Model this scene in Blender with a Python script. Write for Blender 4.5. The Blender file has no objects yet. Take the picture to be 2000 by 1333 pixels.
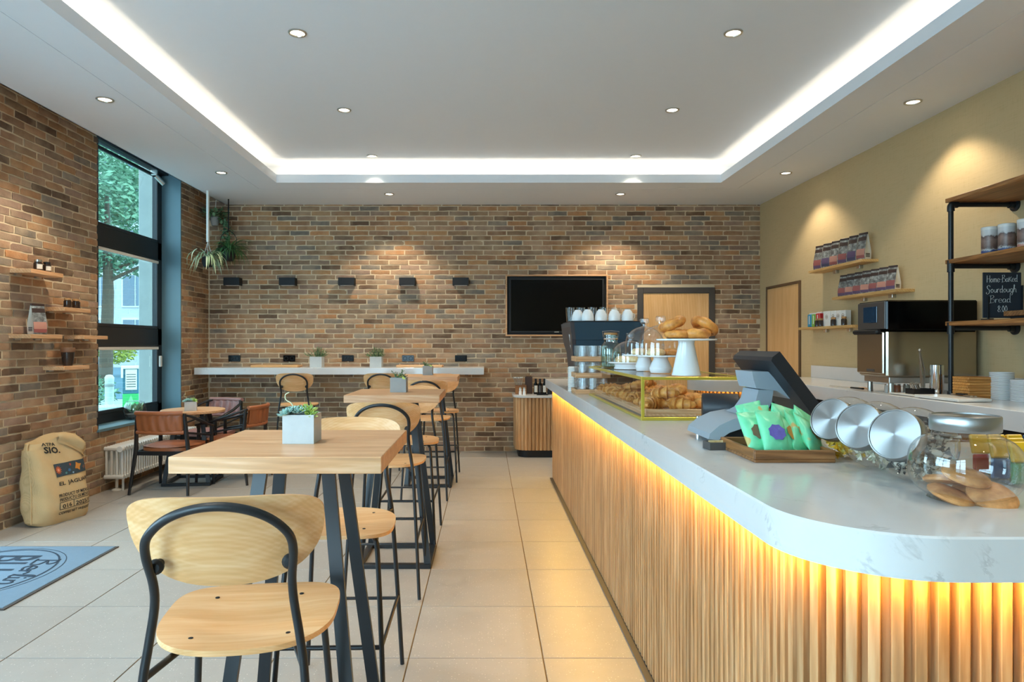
import bpy, math, random
import numpy as np
from mathutils import Matrix, Vector
random.seed(7)
SC = bpy.context.scene
COL = SC.collection
PI = math.pi
H = 1.4                      # camera height

# ------------------------------------------------------------------ camera, sky, lights, exposure
cam = bpy.data.cameras.new('camera')
cam.sensor_width = 36; cam.lens = 36 * 1332 / 2000
cam.shift_x = 0.025; cam.shift_y = 0.00375
cam.clip_start = 0.05; cam.clip_end = 300
co = bpy.data.objects.new('camera', cam); COL.objects.link(co)
co.location = (0, 0, H); co.rotation_euler = (PI / 2, 0, 0)
SC.camera = co

SKY = 9.0
w = bpy.data.worlds.new('overcast_sky'); SC.world = w; w.use_nodes = True
bg = w.node_tree.nodes['Background']
bg.inputs[0].default_value = (0.53, 0.79, 1.0, 1); bg.inputs[1].default_value = SKY
SC.view_settings.view_transform = 'Standard'
try: SC.view_settings.look = 'None'
except Exception: pass
SC.view_settings.gamma = 1.0
SC.view_settings.use_curve_mapping = False
SC.view_settings.exposure = 0.80
cy = SC.cycles
cy.max_bounces = 9; cy.diffuse_bounces = 4; cy.glossy_bounces = 4; cy.transparent_max_bounces = 24; cy.transmission_bounces = 6
cy.sample_clamp_indirect = 6.0; cy.caustics_reflective = False; cy.caustics_refractive = False
cy.use_denoising = True

def area(name, loc, rot, sx, sy, power, color, portal=False, spread=PI):
    L = bpy.data.lights.new(name, 'AREA'); L.shape = 'RECTANGLE'; L.size = sx; L.size_y = sy
    L.energy = power; L.color = color; L.spread = spread
    o = bpy.data.objects.new(name, L); COL.objects.link(o); o.location = loc; o.rotation_euler = rot
    if portal: L.cycles.is_portal = True
    return o
# daylight enters through the glazed front, the glazed left side and the visible window (portals onto the sky)
area('daylight_front', (-2.2, -1.72, 1.65), (PI / 2, 0, 0), 2.2, 2.7, 1, (1, 1, 1), portal=True)
area('daylight_side', (-3.95, 0.4, 1.95), (0, -PI / 2, 0), 2.1, 2.8, 1, (1, 1, 1), portal=True)
area('daylight_door', (-3.95, 4.1, 1.15), (0, -PI / 2, 0), 2.2, .9, 1, (1, 1, 1), portal=True)
area('daylight_window', (-3.97, 7.29, 1.98), (0, -PI / 2, 0), 2.7, 1.7, 1, (1, 1, 1), portal=True)
# LED strips hidden behind the upstand of the ceiling tray
TX0, TX1, TY0, TY1, SZ, LZ, UZ = -2.385, 2.664, -0.9, 7.748, 3.244, 3.337, 3.50
COVE = (1.0, 0.80, 0.56)
CP = 1.15
area('cove_led', (TX0 - 0.055, (TY0 + TY1) / 2, 3.268), (0, PI / 2 + 0.95, 0), 0.03, TY1 - TY0, CP * (TY1 - TY0), COVE)
area('cove_led', (TX1 + 0.055, (TY0 + TY1) / 2, 3.268), (0, -PI / 2 - 0.95, 0), 0.03, TY1 - TY0, CP * (TY1 - TY0), COVE)
area('cove_led', ((TX0 + TX1) / 2, TY1 + 0.055, 3.268), (PI / 2 + 0.95, 0, 0), TX1 - TX0, 0.03, CP * (TX1 - TX0), COVE)
SPOT_W = 27.0; SPOT_COL = (1.0, 0.85, 0.64)
GLOW = 120.0                   # counter LED strip

# ------------------------------------------------------------------ small library
def S(r, g, b):
    f = lambda c: (c / 255 / 12.92) if c / 255 <= 0.04045 else ((c / 255 + 0.055) / 1.055) ** 2.4
    return (f(r), f(g), f(b), 1)

class MB:
    """collects geometry for one mesh"""
    def __init__(s): s.v = []; s.f = []; s.m = []; s.cur = 0; s.M = None
    def add(s, vs, fs):
        b = len(s.v)
        if s.M is not None: vs = [tuple(s.M @ Vector(p)) for p in vs]
        s.v += [tuple(p) for p in vs]
        for f in fs: s.f.append(tuple(i + b for i in f)); s.m.append(s.cur)
        return s
    def box(s, x0, x1, y0, y1, z0, z1, b=0.0):
        if b <= 0:
            v = [(x, y, z) for x in (x0, x1) for y in (y0, y1) for z in (z0, z1)]
            return s.add(v, [(0, 1, 3, 2), (4, 6, 7, 5), (0, 4, 5, 1), (2, 3, 7, 6), (0, 2, 6, 4), (1, 5, 7, 3)])
        b = min(b, (x1 - x0) * .45, (y1 - y0) * .45, (z1 - z0) * .45)
        v = []; idx = {}
        for i in (0, 1):
            for j in (0, 1):
                for k in (0, 1):
                    c = [(x0, x1)[i], (y0, y1)[j], (z0, z1)[k]]; d = [(b, -b)[i], (b, -b)[j], (b, -b)[k]]
                    for a in range(3):
                        p = [c[q] + (0 if q == a else d[q]) for q in range(3)]
                        idx[(i, j, k, a)] = len(v); v.append(p)
        f = []
        sg = lambda t: (0, 1) if t == 0 else (1, 0)
        for a in range(3):
            for side in (0, 1):
                o = [q for q in range(3) if q != a]
                q4 = []
                for (m, n) in ((0, 0), (1, 0), (1, 1), (0, 1)):
                    c = [0, 0, 0]; c[a] = side; c[o[0]] = m; c[o[1]] = n; q4.append(idx[(*c, a)])
                flip = (side == 0) ^ (a == 1)
                f.append(tuple(q4[::-1]) if flip else tuple(q4))
        for a in range(3):
            o = [q for q in range(3) if q != a]
            for m in (0, 1):
                for n in (0, 1):
                    c0 = [0, 0, 0]; c0[o[0]] = m; c0[o[1]] = n; c1 = list(c0); c1[a] = 1
                    f.append((idx[(*c0, o[0])], idx[(*c1, o[0])], idx[(*c1, o[1])], idx[(*c0, o[1])]))
        for i in (0, 1):
            for j in (0, 1):
                for k in (0, 1): f.append((idx[(i, j, k, 0)], idx[(i, j, k, 1)], idx[(i, j, k, 2)]))
        return s.add(v, f)
    def tube(s, pts, r, n=10, closed=False, caps=True, flat=1.0, up=None):
        P = [Vector(p) for p in pts]; m = len(P)
        R = r if isinstance(r, (list, tuple)) else [r] * m
        T = []
        for i in range(m):
            a = P[(i - 1) % m] if (closed or i > 0) else P[i]; c = P[(i + 1) % m] if (closed or i < m - 1) else P[i]
            t = (c - a); T.append(t.normalized() if t.length > 1e-9 else Vector((0, 0, 1)))
        u = Vector(up) if up else (Vector((0, 0, 1)) if abs(T[0].z) < .9 else Vector((1, 0, 0)))
        vs = []; 
        for i in range(m):
            u = (u - T[i] * u.dot(T[i])); u = u.normalized() if u.length > 1e-6 else T[i].orthogonal().normalized()
            w_ = T[i].cross(u)
            for k in range(n):
                a = 2 * PI * (k + .5) / n
                vs.append(P[i] + (u * math.cos(a) * flat + w_ * math.sin(a)) * R[i])
        fs = []
        for i in range(m if closed else m - 1):
            for k in range(n):
                a, b = i * n + k, i * n + (k + 1) % n; c, d = ((i + 1) % m) * n + (k + 1) % n, ((i + 1) % m) * n + k
                fs.append((a, b, c, d))
        if caps and not closed: fs += [tuple(range(n))[::-1], tuple(range((m - 1) * n, m * n))]
        return s.add(vs, fs)
    def lathe(s, prof, n=24, x=0, y=0, z=0, caps=True):
        vs = []; fs = []
        for (r, h) in prof:
            for k in range(n): a = 2 * PI * k / n; vs.append((x + r * math.cos(a), y + r * math.sin(a), z + h))
        m = len(prof)
        for i in range(m - 1):
            for k in range(n): fs.append((i * n + k, i * n + (k + 1) % n, (i + 1) * n + (k + 1) % n, (i + 1) * n + k))
        if caps:
            if prof[0][0] > 1e-5: fs.append(tuple(range(n))[::-1])
            if prof[-1][0] > 1e-5: fs.append(tuple(range((m - 1) * n, m * n)))
        return s.add(vs, fs)
    def prism(s, poly, z0, z1):
        n = len(poly)
        vs = [(x, y, z0) for x, y in poly] + [(x, y, z1) for x, y in poly]
        return s.add(vs, [tuple(range(n))[::-1], tuple(range(n, 2 * n))] + [(i, (i + 1) % n, n + (i + 1) % n, n + i) for i in range(n)])
    def grid(s, fn, nu, nv, cu=False, cv=False):
        vs = [fn(i / (nu if cu else nu - 1), j / (nv if cv else nv - 1)) for i in range(nu) for j in range(nv)]
        fs = []
        for i in range(nu if cu else nu - 1):
            for j in range(nv if cv else nv - 1):
                fs.append((i * nv + j, ((i + 1) % nu) * nv + j, ((i + 1) % nu) * nv + (j + 1) % nv, i * nv + (j + 1) % nv))
        return s.add(vs, fs)
    def ball(s, c, r, n=14, m=9):
        rx, ry, rz = r if isinstance(r, (list, tuple)) else (r, r, r)
        return s.grid(lambda u, v: (c[0] + rx * math.cos(2 * PI * u) * math.sin(PI * (.001 + .998 * v)), c[1] + ry * math.sin(2 * PI * u) * math.sin(PI * (.001 + .998 * v)), c[2] - rz * math.cos(PI * v)), n, m, cu=True)
    def plate(s, outline, rings, fn, th):
        """disc-like sheet: outline [(x,y)] shrunk to its centre, fn(x,y)->z, thickness th"""
        n = len(outline); cx = sum(p[0] for p in outline) / n; cy_ = sum(p[1] for p in outline) / n
        vs = []; fs = []
        for sgn in (0, 1):
            base = len(vs)
            for k in range(rings):
                q = 1 - k / rings
                for (x, y) in outline:
                    X = cx + (x - cx) * q; Y = cy_ + (y - cy_) * q; vs.append((X, Y, fn(X, Y) + (th if sgn else 0)))
            vs.append((cx, cy_, fn(cx, cy_) + (th if sgn else 0)))
            for k in range(rings - 1):
                for i in range(n):
                    q4 = (base + k * n + i, base + k * n + (i + 1) % n, base + (k + 1) * n + (i + 1) % n, base + (k + 1) * n + i)
                    fs.append(q4 if sgn else q4[::-1])
            for i in range(n):
                t = (base + (rings - 1) * n + i, base + (rings - 1) * n + (i + 1) % n, base + rings * n)
                fs.append(t if sgn else t[::-1])
        off = rings * n + 1
        for i in range(n): fs.append((i, (i + 1) % n, off + (i + 1) % n, off + i))
        return s.add(vs, fs)
    def mesh(s, name, mats, smooth=40):
        me = bpy.data.meshes.new(name); me.from_pydata(s.v, [], s.f)
        for m in (mats if isinstance(mats, (list, tuple)) else [mats]):
            if m is not None: me.materials.append(m)
        if isinstance(mats, (list, tuple)) and len(mats) > 1: me.polygons.foreach_set('material_index', s.m)
        if smooth:
            me.polygons.foreach_set('use_smooth', [True] * len(me.polygons)); me.set_sharp_from_angle(angle=math.radians(smooth))
        me.update(); return me

def link(name, me, parent=None, loc=None, rz=0, rot=None, scale=None):
    o = bpy.data.objects.new(name, me); COL.objects.link(o)
    if parent is not None: o.parent = parent
    if loc is not None: o.location = loc
    if rot is not None: o.rotation_euler = rot
    elif rz: o.rotation_euler = (0, 0, rz)
    if scale is not None: o.scale = scale
    return o
def ob(name, mb, mats, parent=None, loc=None, rz=0, rot=None, smooth=40):
    return link(name, mb.mesh(name, mats, smooth), parent, loc, rz, rot)
def tag(o, label, cat=None, group=None, kind=None):
    if label: o['label'] = label
    if cat: o['category'] = cat
    if group: o['group'] = group
    if kind: o['kind'] = kind
    return o
def thing(name, label, cat, loc=(0, 0, 0), rz=0, group=None, rot=None):
    o = link(name, None, None, loc, rz, rot); return tag(o, label, cat, group)
def struct(name, mb, mats, parent=None, smooth=0):
    o = ob(name, mb, mats, parent, smooth=smooth)
    if parent is None: o['kind'] = 'structure'
    return o
KIDS = {}
def copy_tree(root, label, loc, rz=0, rot=None, scale=None):
    def rec(o, par):
        c = o.copy(); COL.objects.link(c); c.parent = par
        for ch in o.children: rec(ch, c)
        return c
    c = rec(root, None); c.location = loc; c.rotation_euler = rot if rot else (0, 0, rz)
    if scale: c.scale = scale
    c['label'] = label
    return c
def catmull(pts, n=6, closed=False):
    P = [Vector(p) for p in pts]; m = len(P); out = []
    for i in range(m if closed else m - 1):
        a, b, c, d = (P[(i - 1) % m], P[i], P[(i + 1) % m], P[(i + 2) % m]) if closed else (P[max(i - 1, 0)], P[i], P[i + 1], P[min(i + 2, m - 1)])
        for k in range(n):
            t = k / n
            out.append(.5 * ((2 * b) + (c - a) * t + (2 * a - 5 * b + 4 * c - d) * t * t + (3 * b - a - 3 * c + d) * t ** 3))
    if not closed: out.append(P[-1])
    return out
def sq(n_pts, a, b, e, cx=0, cy=0):
    out = []
    for k in range(n_pts):
        t = 2 * PI * k / n_pts; c, s_ = math.cos(t), math.sin(t)
        out.append((cx + a * math.copysign(abs(c) ** (2 / e), c), cy + b * math.copysign(abs(s_) ** (2 / e), s_)))
    return out

# ------------------------------------------------------------------ materials
class NT:
    def __init__(s, name):
        s.m = bpy.data.materials.new(name); s.m.use_nodes = True; s.t = s.m.node_tree; s.t.nodes.clear()
        s.out = s.t.nodes.new('ShaderNodeOutputMaterial')
    def n(s, typ, **kw):
        nd = s.t.nodes.new('ShaderNode' + typ)
        for k, v in kw.items():
            if k.startswith('_'): setattr(nd, k[1:], v)
            else: s.set(nd.inputs[k.replace('__', ' ')], v)
        return nd
    def set(s, sock, v):
        if isinstance(v, bpy.types.NodeSocket): s.t.links.new(v, sock)
        elif hasattr(v, 'outputs'): s.t.links.new(v.outputs[0], sock)
        else: sock.default_value = v
    def mixc(s, fac, a, b, typ='MIX'):
        nd = s.t.nodes.new('ShaderNodeMix'); nd.data_type = 'RGBA'; nd.blend_type = typ
        s.set(nd.inputs[0], fac); s.set(nd.inputs[6], a); s.set(nd.inputs[7], b); return nd.outputs[2]
    def ramp(s, fac, stops):
        nd = s.t.nodes.new('ShaderNodeValToRGB'); e = nd.color_ramp.elements
        while len(e) < len(stops): e.new(.5)
        for el, (p, c) in zip(e, stops): el.position = p; el.color = c
        s.set(nd.inputs[0], fac); return nd.outputs[0]
    def bsdf(s, color, rough=.5, metal=0, spec=.5, bump=None, coat=0, emis=None, es=0, sheen=0, sss=0):
        b = s.n('BsdfPrincipled'); s.set(b.inputs['Base Color'], color); s.set(b.inputs['Roughness'], rough); b.inputs['Metallic'].default_value = metal
        b.inputs['Specular IOR Level'].default_value = spec
        if coat: b.inputs['Coat Weight'].default_value = coat; b.inputs['Coat Roughness'].default_value = .1
        if emis: b.inputs['Emission Color'].default_value = emis; b.inputs['Emission Strength'].default_value = es
        if sheen: b.inputs['Sheen Weight'].default_value = sheen
        if bump is not None: s.t.links.new(bump, b.inputs['Normal'])
        s.t.links.new(b.outputs[0], s.out.inputs[0]); return b
    def coord(s, sc=(1, 1, 1), rnd=True):
        c = s.n('TexCoord'); src = c.outputs['Object']
        if rnd:
            oi = s.n('ObjectInfo'); mm = s.n('VectorMath', _operation='SCALE'); mm.inputs[0].default_value = (37.1, 21.7, 53.3); s.t.links.new(oi.outputs['Random'], mm.inputs['Scale'])
            ad = s.n('VectorMath', _operation='ADD'); s.t.links.new(src, ad.inputs[0]); s.t.links.new(mm.outputs[0], ad.inputs[1]); src = ad.outputs[0]
        mp = s.n('Mapping'); s.t.links.new(src, mp.inputs['Vector']); mp.inputs['Scale'].default_value = sc
        return mp.outputs[0]
    def noise(s, vec, scale, detail=3, rough=.55, dist=0):
        nd = s.n('TexNoise', Scale=scale, Detail=detail, Roughness=rough, Distortion=dist); s.t.links.new(vec, nd.inputs['Vector']); return nd.outputs[0]
    def bump(s, h, strength=.3, dist=.01):
        b = s.n('Bump', Strength=strength, Distance=dist); s.t.links.new(h, b.inputs['Height']); return b.outputs[0]
def sh(c, k): return (min(c[0] * k, 1), min(c[1] * k, 1), min(c[2] * k, 1), 1)
def P_(name, col, rough=.5, metal=0, var=.06, scale=12, bump=0, bscale=80, spec=.5, randv=0, **kw):
    t = NT(name); v = t.coord()
    c = t.mixc(t.noise(v, scale, 4), sh(col, 1 - var), sh(col, 1 + var))
    if randv:
        oi = t.n('ObjectInfo'); mr = t.n('MapRange'); t.t.links.new(oi.outputs['Random'], mr.inputs[0]); mr.inputs[3].default_value = 1 - randv; mr.inputs[4].default_value = 1 + randv
        c = t.mixc(1.0, c, mr.outputs[0], 'MULTIPLY')
    t.bsdf(c, rough, metal, spec, t.bump(t.noise(v, bscale, 3), bump, .004) if bump else None, **kw)
    return t.m
def wood(name, c1, c2, axis=0, rough=.45, scale=1.0, randv=.12, spec=.4, rings=.35, ws=1.2, wa=.16):
    t = NT(name); s3 = [22 * scale] * 3; s3[axis] = 1.6 * scale
    v = t.coord(tuple(s3)); n1 = t.noise(v, 1.2, 5, .6, .6); n2 = t.noise(v, 5.5, 3, .5)
    f = t.n('Math', _operation='ADD'); t.set(f.inputs[0], n1); m2 = t.n('Math', _operation='MULTIPLY'); t.set(m2.inputs[0], n2); m2.inputs[1].default_value = rings; t.set(f.inputs[1], m2)
    wv = t.n('TexWave', Scale=ws, Distortion=4.0, Detail=2.0, _wave_type='BANDS', _bands_direction='DIAGONAL'); wv.inputs['Detail Scale'].default_value = .35; t.t.links.new(v, wv.inputs['Vector'])
    m3 = t.n('Math', _operation='MULTIPLY_ADD'); t.t.links.new(wv.outputs['Fac'], m3.inputs[0]); m3.inputs[1].default_value = wa; t.set(m3.inputs[2], f); f = m3
    c = t.ramp(f.outputs[0], [(.55, c1), (.80, sh(c2, .5 + .5 * c1[0] / max(c2[0], .01))), (1.0, c2)])
    oi = t.n('ObjectInfo'); mr = t.n('MapRange'); t.t.links.new(oi.outputs['Random'], mr.inputs[0]); mr.inputs[3].default_value = 1 - randv; mr.inputs[4].default_value = 1 + randv
    c = t.mixc(1.0, c, mr.outputs[0], 'MULTIPLY')
    t.bsdf(c, rough, 0, spec, t.bump(n2, .08, .003)); return t.m
def glass(name, tint=(1, 1, 1, 1), rough=.02, ior=1.45, extra=0.0):
    """thin clear pane: see-through with a mirror film that grows towards grazing angles"""
    t = NT(name); lw = t.n('LayerWeight', Blend=.5); tr = t.n('BsdfTransparent', Color=tint); gl = t.n('BsdfGlossy', Roughness=rough)
    p = t.n('Math', _operation='POWER'); t.t.links.new(lw.outputs['Facing'], p.inputs[0]); p.inputs[1].default_value = 3.2
    f = t.n('Math', _operation='MULTIPLY_ADD'); t.set(f.inputs[0], p); f.inputs[1].default_value = .75; f.inputs[2].default_value = .05 + extra
    mx = t.n('MixShader'); t.set(mx.inputs[0], f); t.set(mx.inputs[1], tr); t.set(mx.inputs[2], gl); t.t.links.new(mx.outputs[0], t.out.inputs[0]); return t.m
def emit(name, col, st):
    t = NT(name); e = t.n('Emission', Color=col, Strength=st); t.t.links.new(e.outputs[0], t.out.inputs[0]); return t.m

M = {}
M['plaster'] = P_('white_plaster', S(233, 240, 248), .7, var=.01, spec=.2)
M['dark_slot'] = P_('slot_lining', S(70, 60, 50), .9)
M['mortar'] = P_('brick_mortar', S(214, 196, 166), .95, var=.10, scale=6, bump=.4, bscale=120, spec=.1)
def brickmat(name, attr):
    t = NT(name); v = t.coord((1, 1, 1), rnd=not attr)
    if attr: a = t.n('Attribute', _attribute_name='brick_colour'); base = a.outputs['Color']
    else: a = t.n('ObjectInfo'); base = a.outputs['Color']
    n1 = t.noise(v, 14, 5, .65); n2 = t.noise(v, 70, 4, .7); n3 = t.noise(v, 5, 2)
    c = t.mixc(n1, t.mixc(1, base, (.55, .52, .50, 1), 'MULTIPLY'), t.mixc(1, base, (1.42, 1.36, 1.25, 1), 'MULTIPLY'))
    c = t.mixc(t.ramp(n3, [(.45, (0, 0, 0, 1)), (.75, (.5, .5, .5, 1))]), c, S(196, 172, 142))
    t.bsdf(c, .85, 0, .25, t.bump(n2, .5, .008)); return t.m
M['brick'] = brickmat('old_brick', False); M['brickwork'] = brickmat('old_brickwork', True)
def wallcloth():
    t = NT('beige_wallcovering'); v = t.coord((1, 1, 1), rnd=False)
    n = t.noise(t.coord((90, 90, 6), rnd=False), 1.5, 3); n2 = t.noise(t.coord((6, 6, 90), rnd=False), 1.5, 3)
    f = t.n('Math', _operation='ADD'); t.set(f.inputs[0], n); t.set(f.inputs[1], n2)
    c = t.ramp(f.outputs[0], [(.7, S(195, 172, 130)), (1.3, S(203, 180, 138))]); t.bsdf(c, .8, 0, .15, t.bump(f.outputs[0], .06, .002)); return t.m
M['wallcloth'] = wallcloth()
def terrazzo():
    t = NT('terrazzo_tile'); v = t.coord((1, 1, 1))
    vo = t.n('TexVoronoi', Scale=70.0); t.set(vo.inputs['Vector'], v)
    vo2 = t.n('TexVoronoi', Scale=150.0); t.set(vo2.inputs['Vector'], v)
    base = t.mixc(t.noise(v, 9, 4), S(160, 156, 150), S(171, 167, 161))
    spk = t.ramp(vo.outputs['Distance'], [(.10, (1, 1, 1, 1)), (.22, (0, 0, 0, 1))])
    c = t.mixc(spk, base, t.mixc(.35, t.ramp(t.n('SeparateColor', Color=vo.outputs['Color']).outputs[0], [(.3, S(150, 138, 120)), (.55, S(205, 196, 180)), (.8, S(240, 236, 228))]), base))
    s2 = t.ramp(vo2.outputs['Distance'], [(.08, (.55, .55, .55, 1)), (.18, (0, 0, 0, 1))]); c = t.mixc(s2, c, S(172, 160, 142))
    oi = t.n('ObjectInfo'); mr = t.n('MapRange'); t.t.links.new(oi.outputs['Random'], mr.inputs[0]); mr.inputs[3].default_value = .96; mr.inputs[4].default_value = 1.04
    c = t.mixc(1.0, c, mr.outputs[0], 'MULTIPLY'); t.bsdf(c, .38, 0, .45); return t.m
M['tile'] = terrazzo()
M['grout'] = P_('brown_grout', S(120, 98, 66), .9)
def marble():
    t = NT('white_quartz'); v = t.coord((1, 1, 1), rnd=False)
    n = t.noise(v, 2.2, 8, .62, 1.4); n2 = t.noise(v, 6, 6, .6, .6)
    vein = t.ramp(n, [(.488, (0, 0, 0, 1)), (.498, (1, 1, 1, 1)), (.502, (1, 1, 1, 1)), (.512, (0, 0, 0, 1))])
    k = t.n('Math', _operation='MULTIPLY'); t.set(k.inputs[0], vein); t.set(k.inputs[1], t.ramp(n2, [(.55, (0, 0, 0, 1)), (.75, (.6, .6, .6, 1))]))
    c = t.mixc(k.outputs[0], t.mixc(n2, S(212, 212, 211), S(222, 222, 221)), S(132, 126, 122)); t.bsdf(c, .16, 0, .5); return t.m
M['quartz'] = marble()
M['oak'] = wood('light_oak', S(222, 182, 142), S(192, 146, 104), 0, .38)
M['oak_y'] = wood('light_oak_lengthwise', S(222, 182, 142), S(192, 146, 104), 1, .38)
M['ply'] = wood('pale_plywood', S(236, 192, 142), S(212, 160, 106), 0, .36, scale=.8, randv=.05, ws=4.5, wa=.09)
M['slat'] = wood('oak_slat', S(206, 168, 124), S(166, 124, 82), 2, .45, randv=.16)
M['slatback'] = wood('oak_slat_backing', S(202, 158, 110), S(164, 120, 78), 2, .55)
M['door_wood'] = wood('door_veneer', S(232, 190, 136), S(216, 170, 114), 2, .4, scale=.7, randv=.02)
M['shelf_wood'] = wood('honey_shelf_wood', S(216, 180, 122), S(186, 146, 90), 1, .45)
M['rustic'] = wood('rustic_brown_wood', S(170, 122, 76), S(112, 74, 42), 0, .5, rings=.5)
M['rustic_y'] = wood('rustic_board_wood', S(186, 134, 78), S(128, 84, 44), 1, .45, rings=.5)
M['black'] = P_('black_metal', S(23, 26, 30), .36, .0, spec=.5, var=.03)
M['black_matte'] = P_('matte_black', S(20, 21, 24), .55, spec=.4)
M['black_gloss'] = P_('gloss_black', S(6, 6, 7), .16, spec=.22)
M['darkgrey'] = P_('dark_grey_paint', S(74, 70, 68), .5)
M['frame_dark'] = P_('anthracite_frame', S(30, 32, 36), .4)
M['teal_reveal'] = P_('slate_blue_reveal', S(98, 128, 138), .45, var=.04)
M['concrete'] = P_('light_concrete', S(196, 200, 200), .85, var=.10, scale=22, bump=.25, bscale=60, spec=.2)
M['concrete2'] = P_('grey_concrete', S(158, 160, 158), .85, var=.12, scale=22, bump=.25, bscale=60, spec=.2)
M['facade'] = P_('facade_concrete', S(178, 182, 176), .9, var=.12, scale=8, bump=.3)
M['leather'] = P_('cognac_leather', S(158, 92, 54), .42, var=.14, scale=9, bump=.15, bscale=60)
M['leather_p'] = P_('rosy_brown_leather', S(158, 112, 104), .45, var=.12, scale=9, bump=.15, bscale=60)
M['white'] = P_('white_enamel', S(232, 230, 224), .3, var=.02)
M['porcelain'] = P_('white_porcelain', S(236, 238, 238), .12, var=.01)
M['steel'] = P_('brushed_steel', S(200, 198, 192), .28, 1.0, var=.05, scale=40)
M['chrome'] = P_('chrome', S(222, 222, 222), .08, 1.0, var=.0)
M['gold'] = P_('gold_metal', S(212, 190, 74), .3, .55, var=.03)
M['steel_dark'] = P_('oven_steel', S(176, 166, 150), .22, 1.0, var=.06)
M['glass'] = glass('clear_glass', (.97, .98, .975, 1))
M['glass_w'] = glass('window_glass', (.90, .96, .95, 1))
M['dim_glass'] = glass('outdoor_dimming_glass', (.25, .30, .29, 1))  # tint put into the glass colour to dim the overbright view outside
M['glass_y'] = glass('case_glass', (.985, .985, .965, 1))
M['jar'] = glass('jar_glass', (.96, .97, .965, 1), .02, 1.5, .05)
M['dome'] = glass('dome_glass', (.96, .96, .97, 1), .03, 1.5, .03)
M['tumbler'] = glass('tumbler_glass', (.985, .99, .99, 1), .04, 1.5, .0)
M['greenglass'] = glass('bottle_glass', (.74, .84, .78, 1), .03, 1.5, .06)
M['burlap'] = None
# ------------------------------------------------------------------ room shell
XL, XR, YB, YF = -3.65, 3.60, 8.965, -1.70
rng = random.Random(11)
BP, BH, JN = 0.259, 0.0645, 0.0125
PAL = [S(164, 128, 100), S(152, 120, 96), S(174, 134, 100), S(150, 128, 112), S(164, 138, 114), S(180, 140, 102), S(136, 114, 96), S(154, 130, 116), S(170, 140, 116), S(146, 120, 96)]
def brick_colour():
    r = rng.random()
    if r < .04: c = S(182, 136, 98)
    elif r < .13: c = S(132, 124, 116)
    elif r < .22: c = S(112, 90, 74)
    else: c = rng.choice(PAL)
    k = rng.uniform(.86, 1.14); return (c[0] * k, c[1] * k, c[2] * k, 1)
def brick_variant(seed, L):
    r = random.Random(seed); nx, nz = 4, 2; hz = (BH - JN) / 2; hx = L / 2
    vs = []; D = 0.022
    for j in range(nz + 1):
        for i in range(nx + 1):
            x = -hx + L * i / nx; z = -hz + 2 * hz * j / nz; y = r.uniform(-.0025, .002)
            ex = i in (0, nx); ez = j in (0, nz)
            if ex: x += r.uniform(-.0015, .003) * (1 if i == 0 else -1); y += .003
            if ez: z += r.uniform(-.0025, .0028) * (1 if j == 0 else -1); y += .003
            vs.append((x, y, z))
    W = nx + 1; fs = [(j * W + i, j * W + i + 1, (j + 1) * W + i + 1, (j + 1) * W + i) for j in range(nz) for i in range(nx)]
    rim = [i for i in range(nx)] + [j * W + nx for j in range(nz)] + [nz * W + i for i in range(nx, 0, -1)] + [j * W for j in range(nz, 0, -1)]
    b = len(vs); vs += [(vs[k][0], D, vs[k][2]) for k in rim]; n = len(rim)
    fs += [(rim[k], b + k, b + (k + 1) % n, rim[(k + 1) % n]) for k in range(n)]
    return vs, fs
BV = [brick_variant(i, BP - JN) for i in range(10)]
BM = []
for vs, fs in BV:
    b_ = MB(); b_.add(vs, fs); BM.append(b_.mesh('brick', M['brick'], 35))
def lay_bricks(parent, u0, u1, z0, z1, openings, loc_of, rz, score, limit):
    """running bond from u0 to u1; the bricks that show largest become parts, the rest one joined part"""
    L = BP - JN; items = []
    row = 0; z = z0 + BH / 2
    while z < z1:
        cuts = sorted((a, b) for a, b, c, d in openings if c < z + BH / 2 - .004 and d > z - BH / 2 + .004)
        segs = []; p = u0
        for a, b in cuts:
            if a > p: segs.append((p, a))
            p = max(p, b)
        if p < u1: segs.append((p, u1))
        off = (row % 2) * BP / 2 + rng.uniform(-.05, .05)
        for a, b in segs:
            k0 = math.floor((a - u0 - off) / BP); u = u0 + off + k0 * BP
            while u < b:
                s0, s1 = max(u, a), min(u + BP - JN, b)
                if s1 - s0 > .035: items.append(((s0 + s1) / 2, z, (s1 - s0) / L))
                u += BP
        z += BH; row += 1
    items.sort(key=lambda t: -score(t[0], t[1])); rest = []
    for k, (u, zz, sc) in enumerate(items):
        vi = rng.randrange(10); col = brick_colour(); dp = rng.uniform(-.003, .002)
        if k < limit and score(u, zz) > -1e8:
            o = link('brick', BM[vi], parent, loc_of(u, zz, dp), rz); o.scale = (sc, 1, 1); o.color = col
        else: rest.append((u, zz, dp, sc, vi, col))
    if rest:
        V = []; F = []; C = []; base = 0; c_, s_ = math.cos(rz), math.sin(rz)
        for u, zz, dp, sc, vi, col in rest:
            vs, fs = BV[vi]; a = np.array(vs); a[:, 0] *= sc
            lx, ly, lz = loc_of(u, zz, dp)
            V.append(np.stack([a[:, 0] * c_ - a[:, 1] * s_ + lx, a[:, 0] * s_ + a[:, 1] * c_ + ly, a[:, 2] + lz], 1))
            F += [tuple(i + base for i in f) for f in fs]; base += len(vs); C.append(np.tile(np.array(col), (len(vs), 1)))
        me = bpy.data.meshes.new('brickwork'); me.from_pydata(np.concatenate(V).tolist(), [], F); me.materials.append(M['brickwork'])
        at = me.attributes.new('brick_colour', 'FLOAT_COLOR', 'POINT'); at.data.foreach_set('color', np.concatenate(C).astype(np.float32).ravel())
        me.polygons.foreach_set('use_smooth', [True] * len(me.polygons)); me.set_sharp_from_angle(angle=math.radians(35))
        o = link('brickwork', me, parent); o['kind'] = 'stuff'

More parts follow.
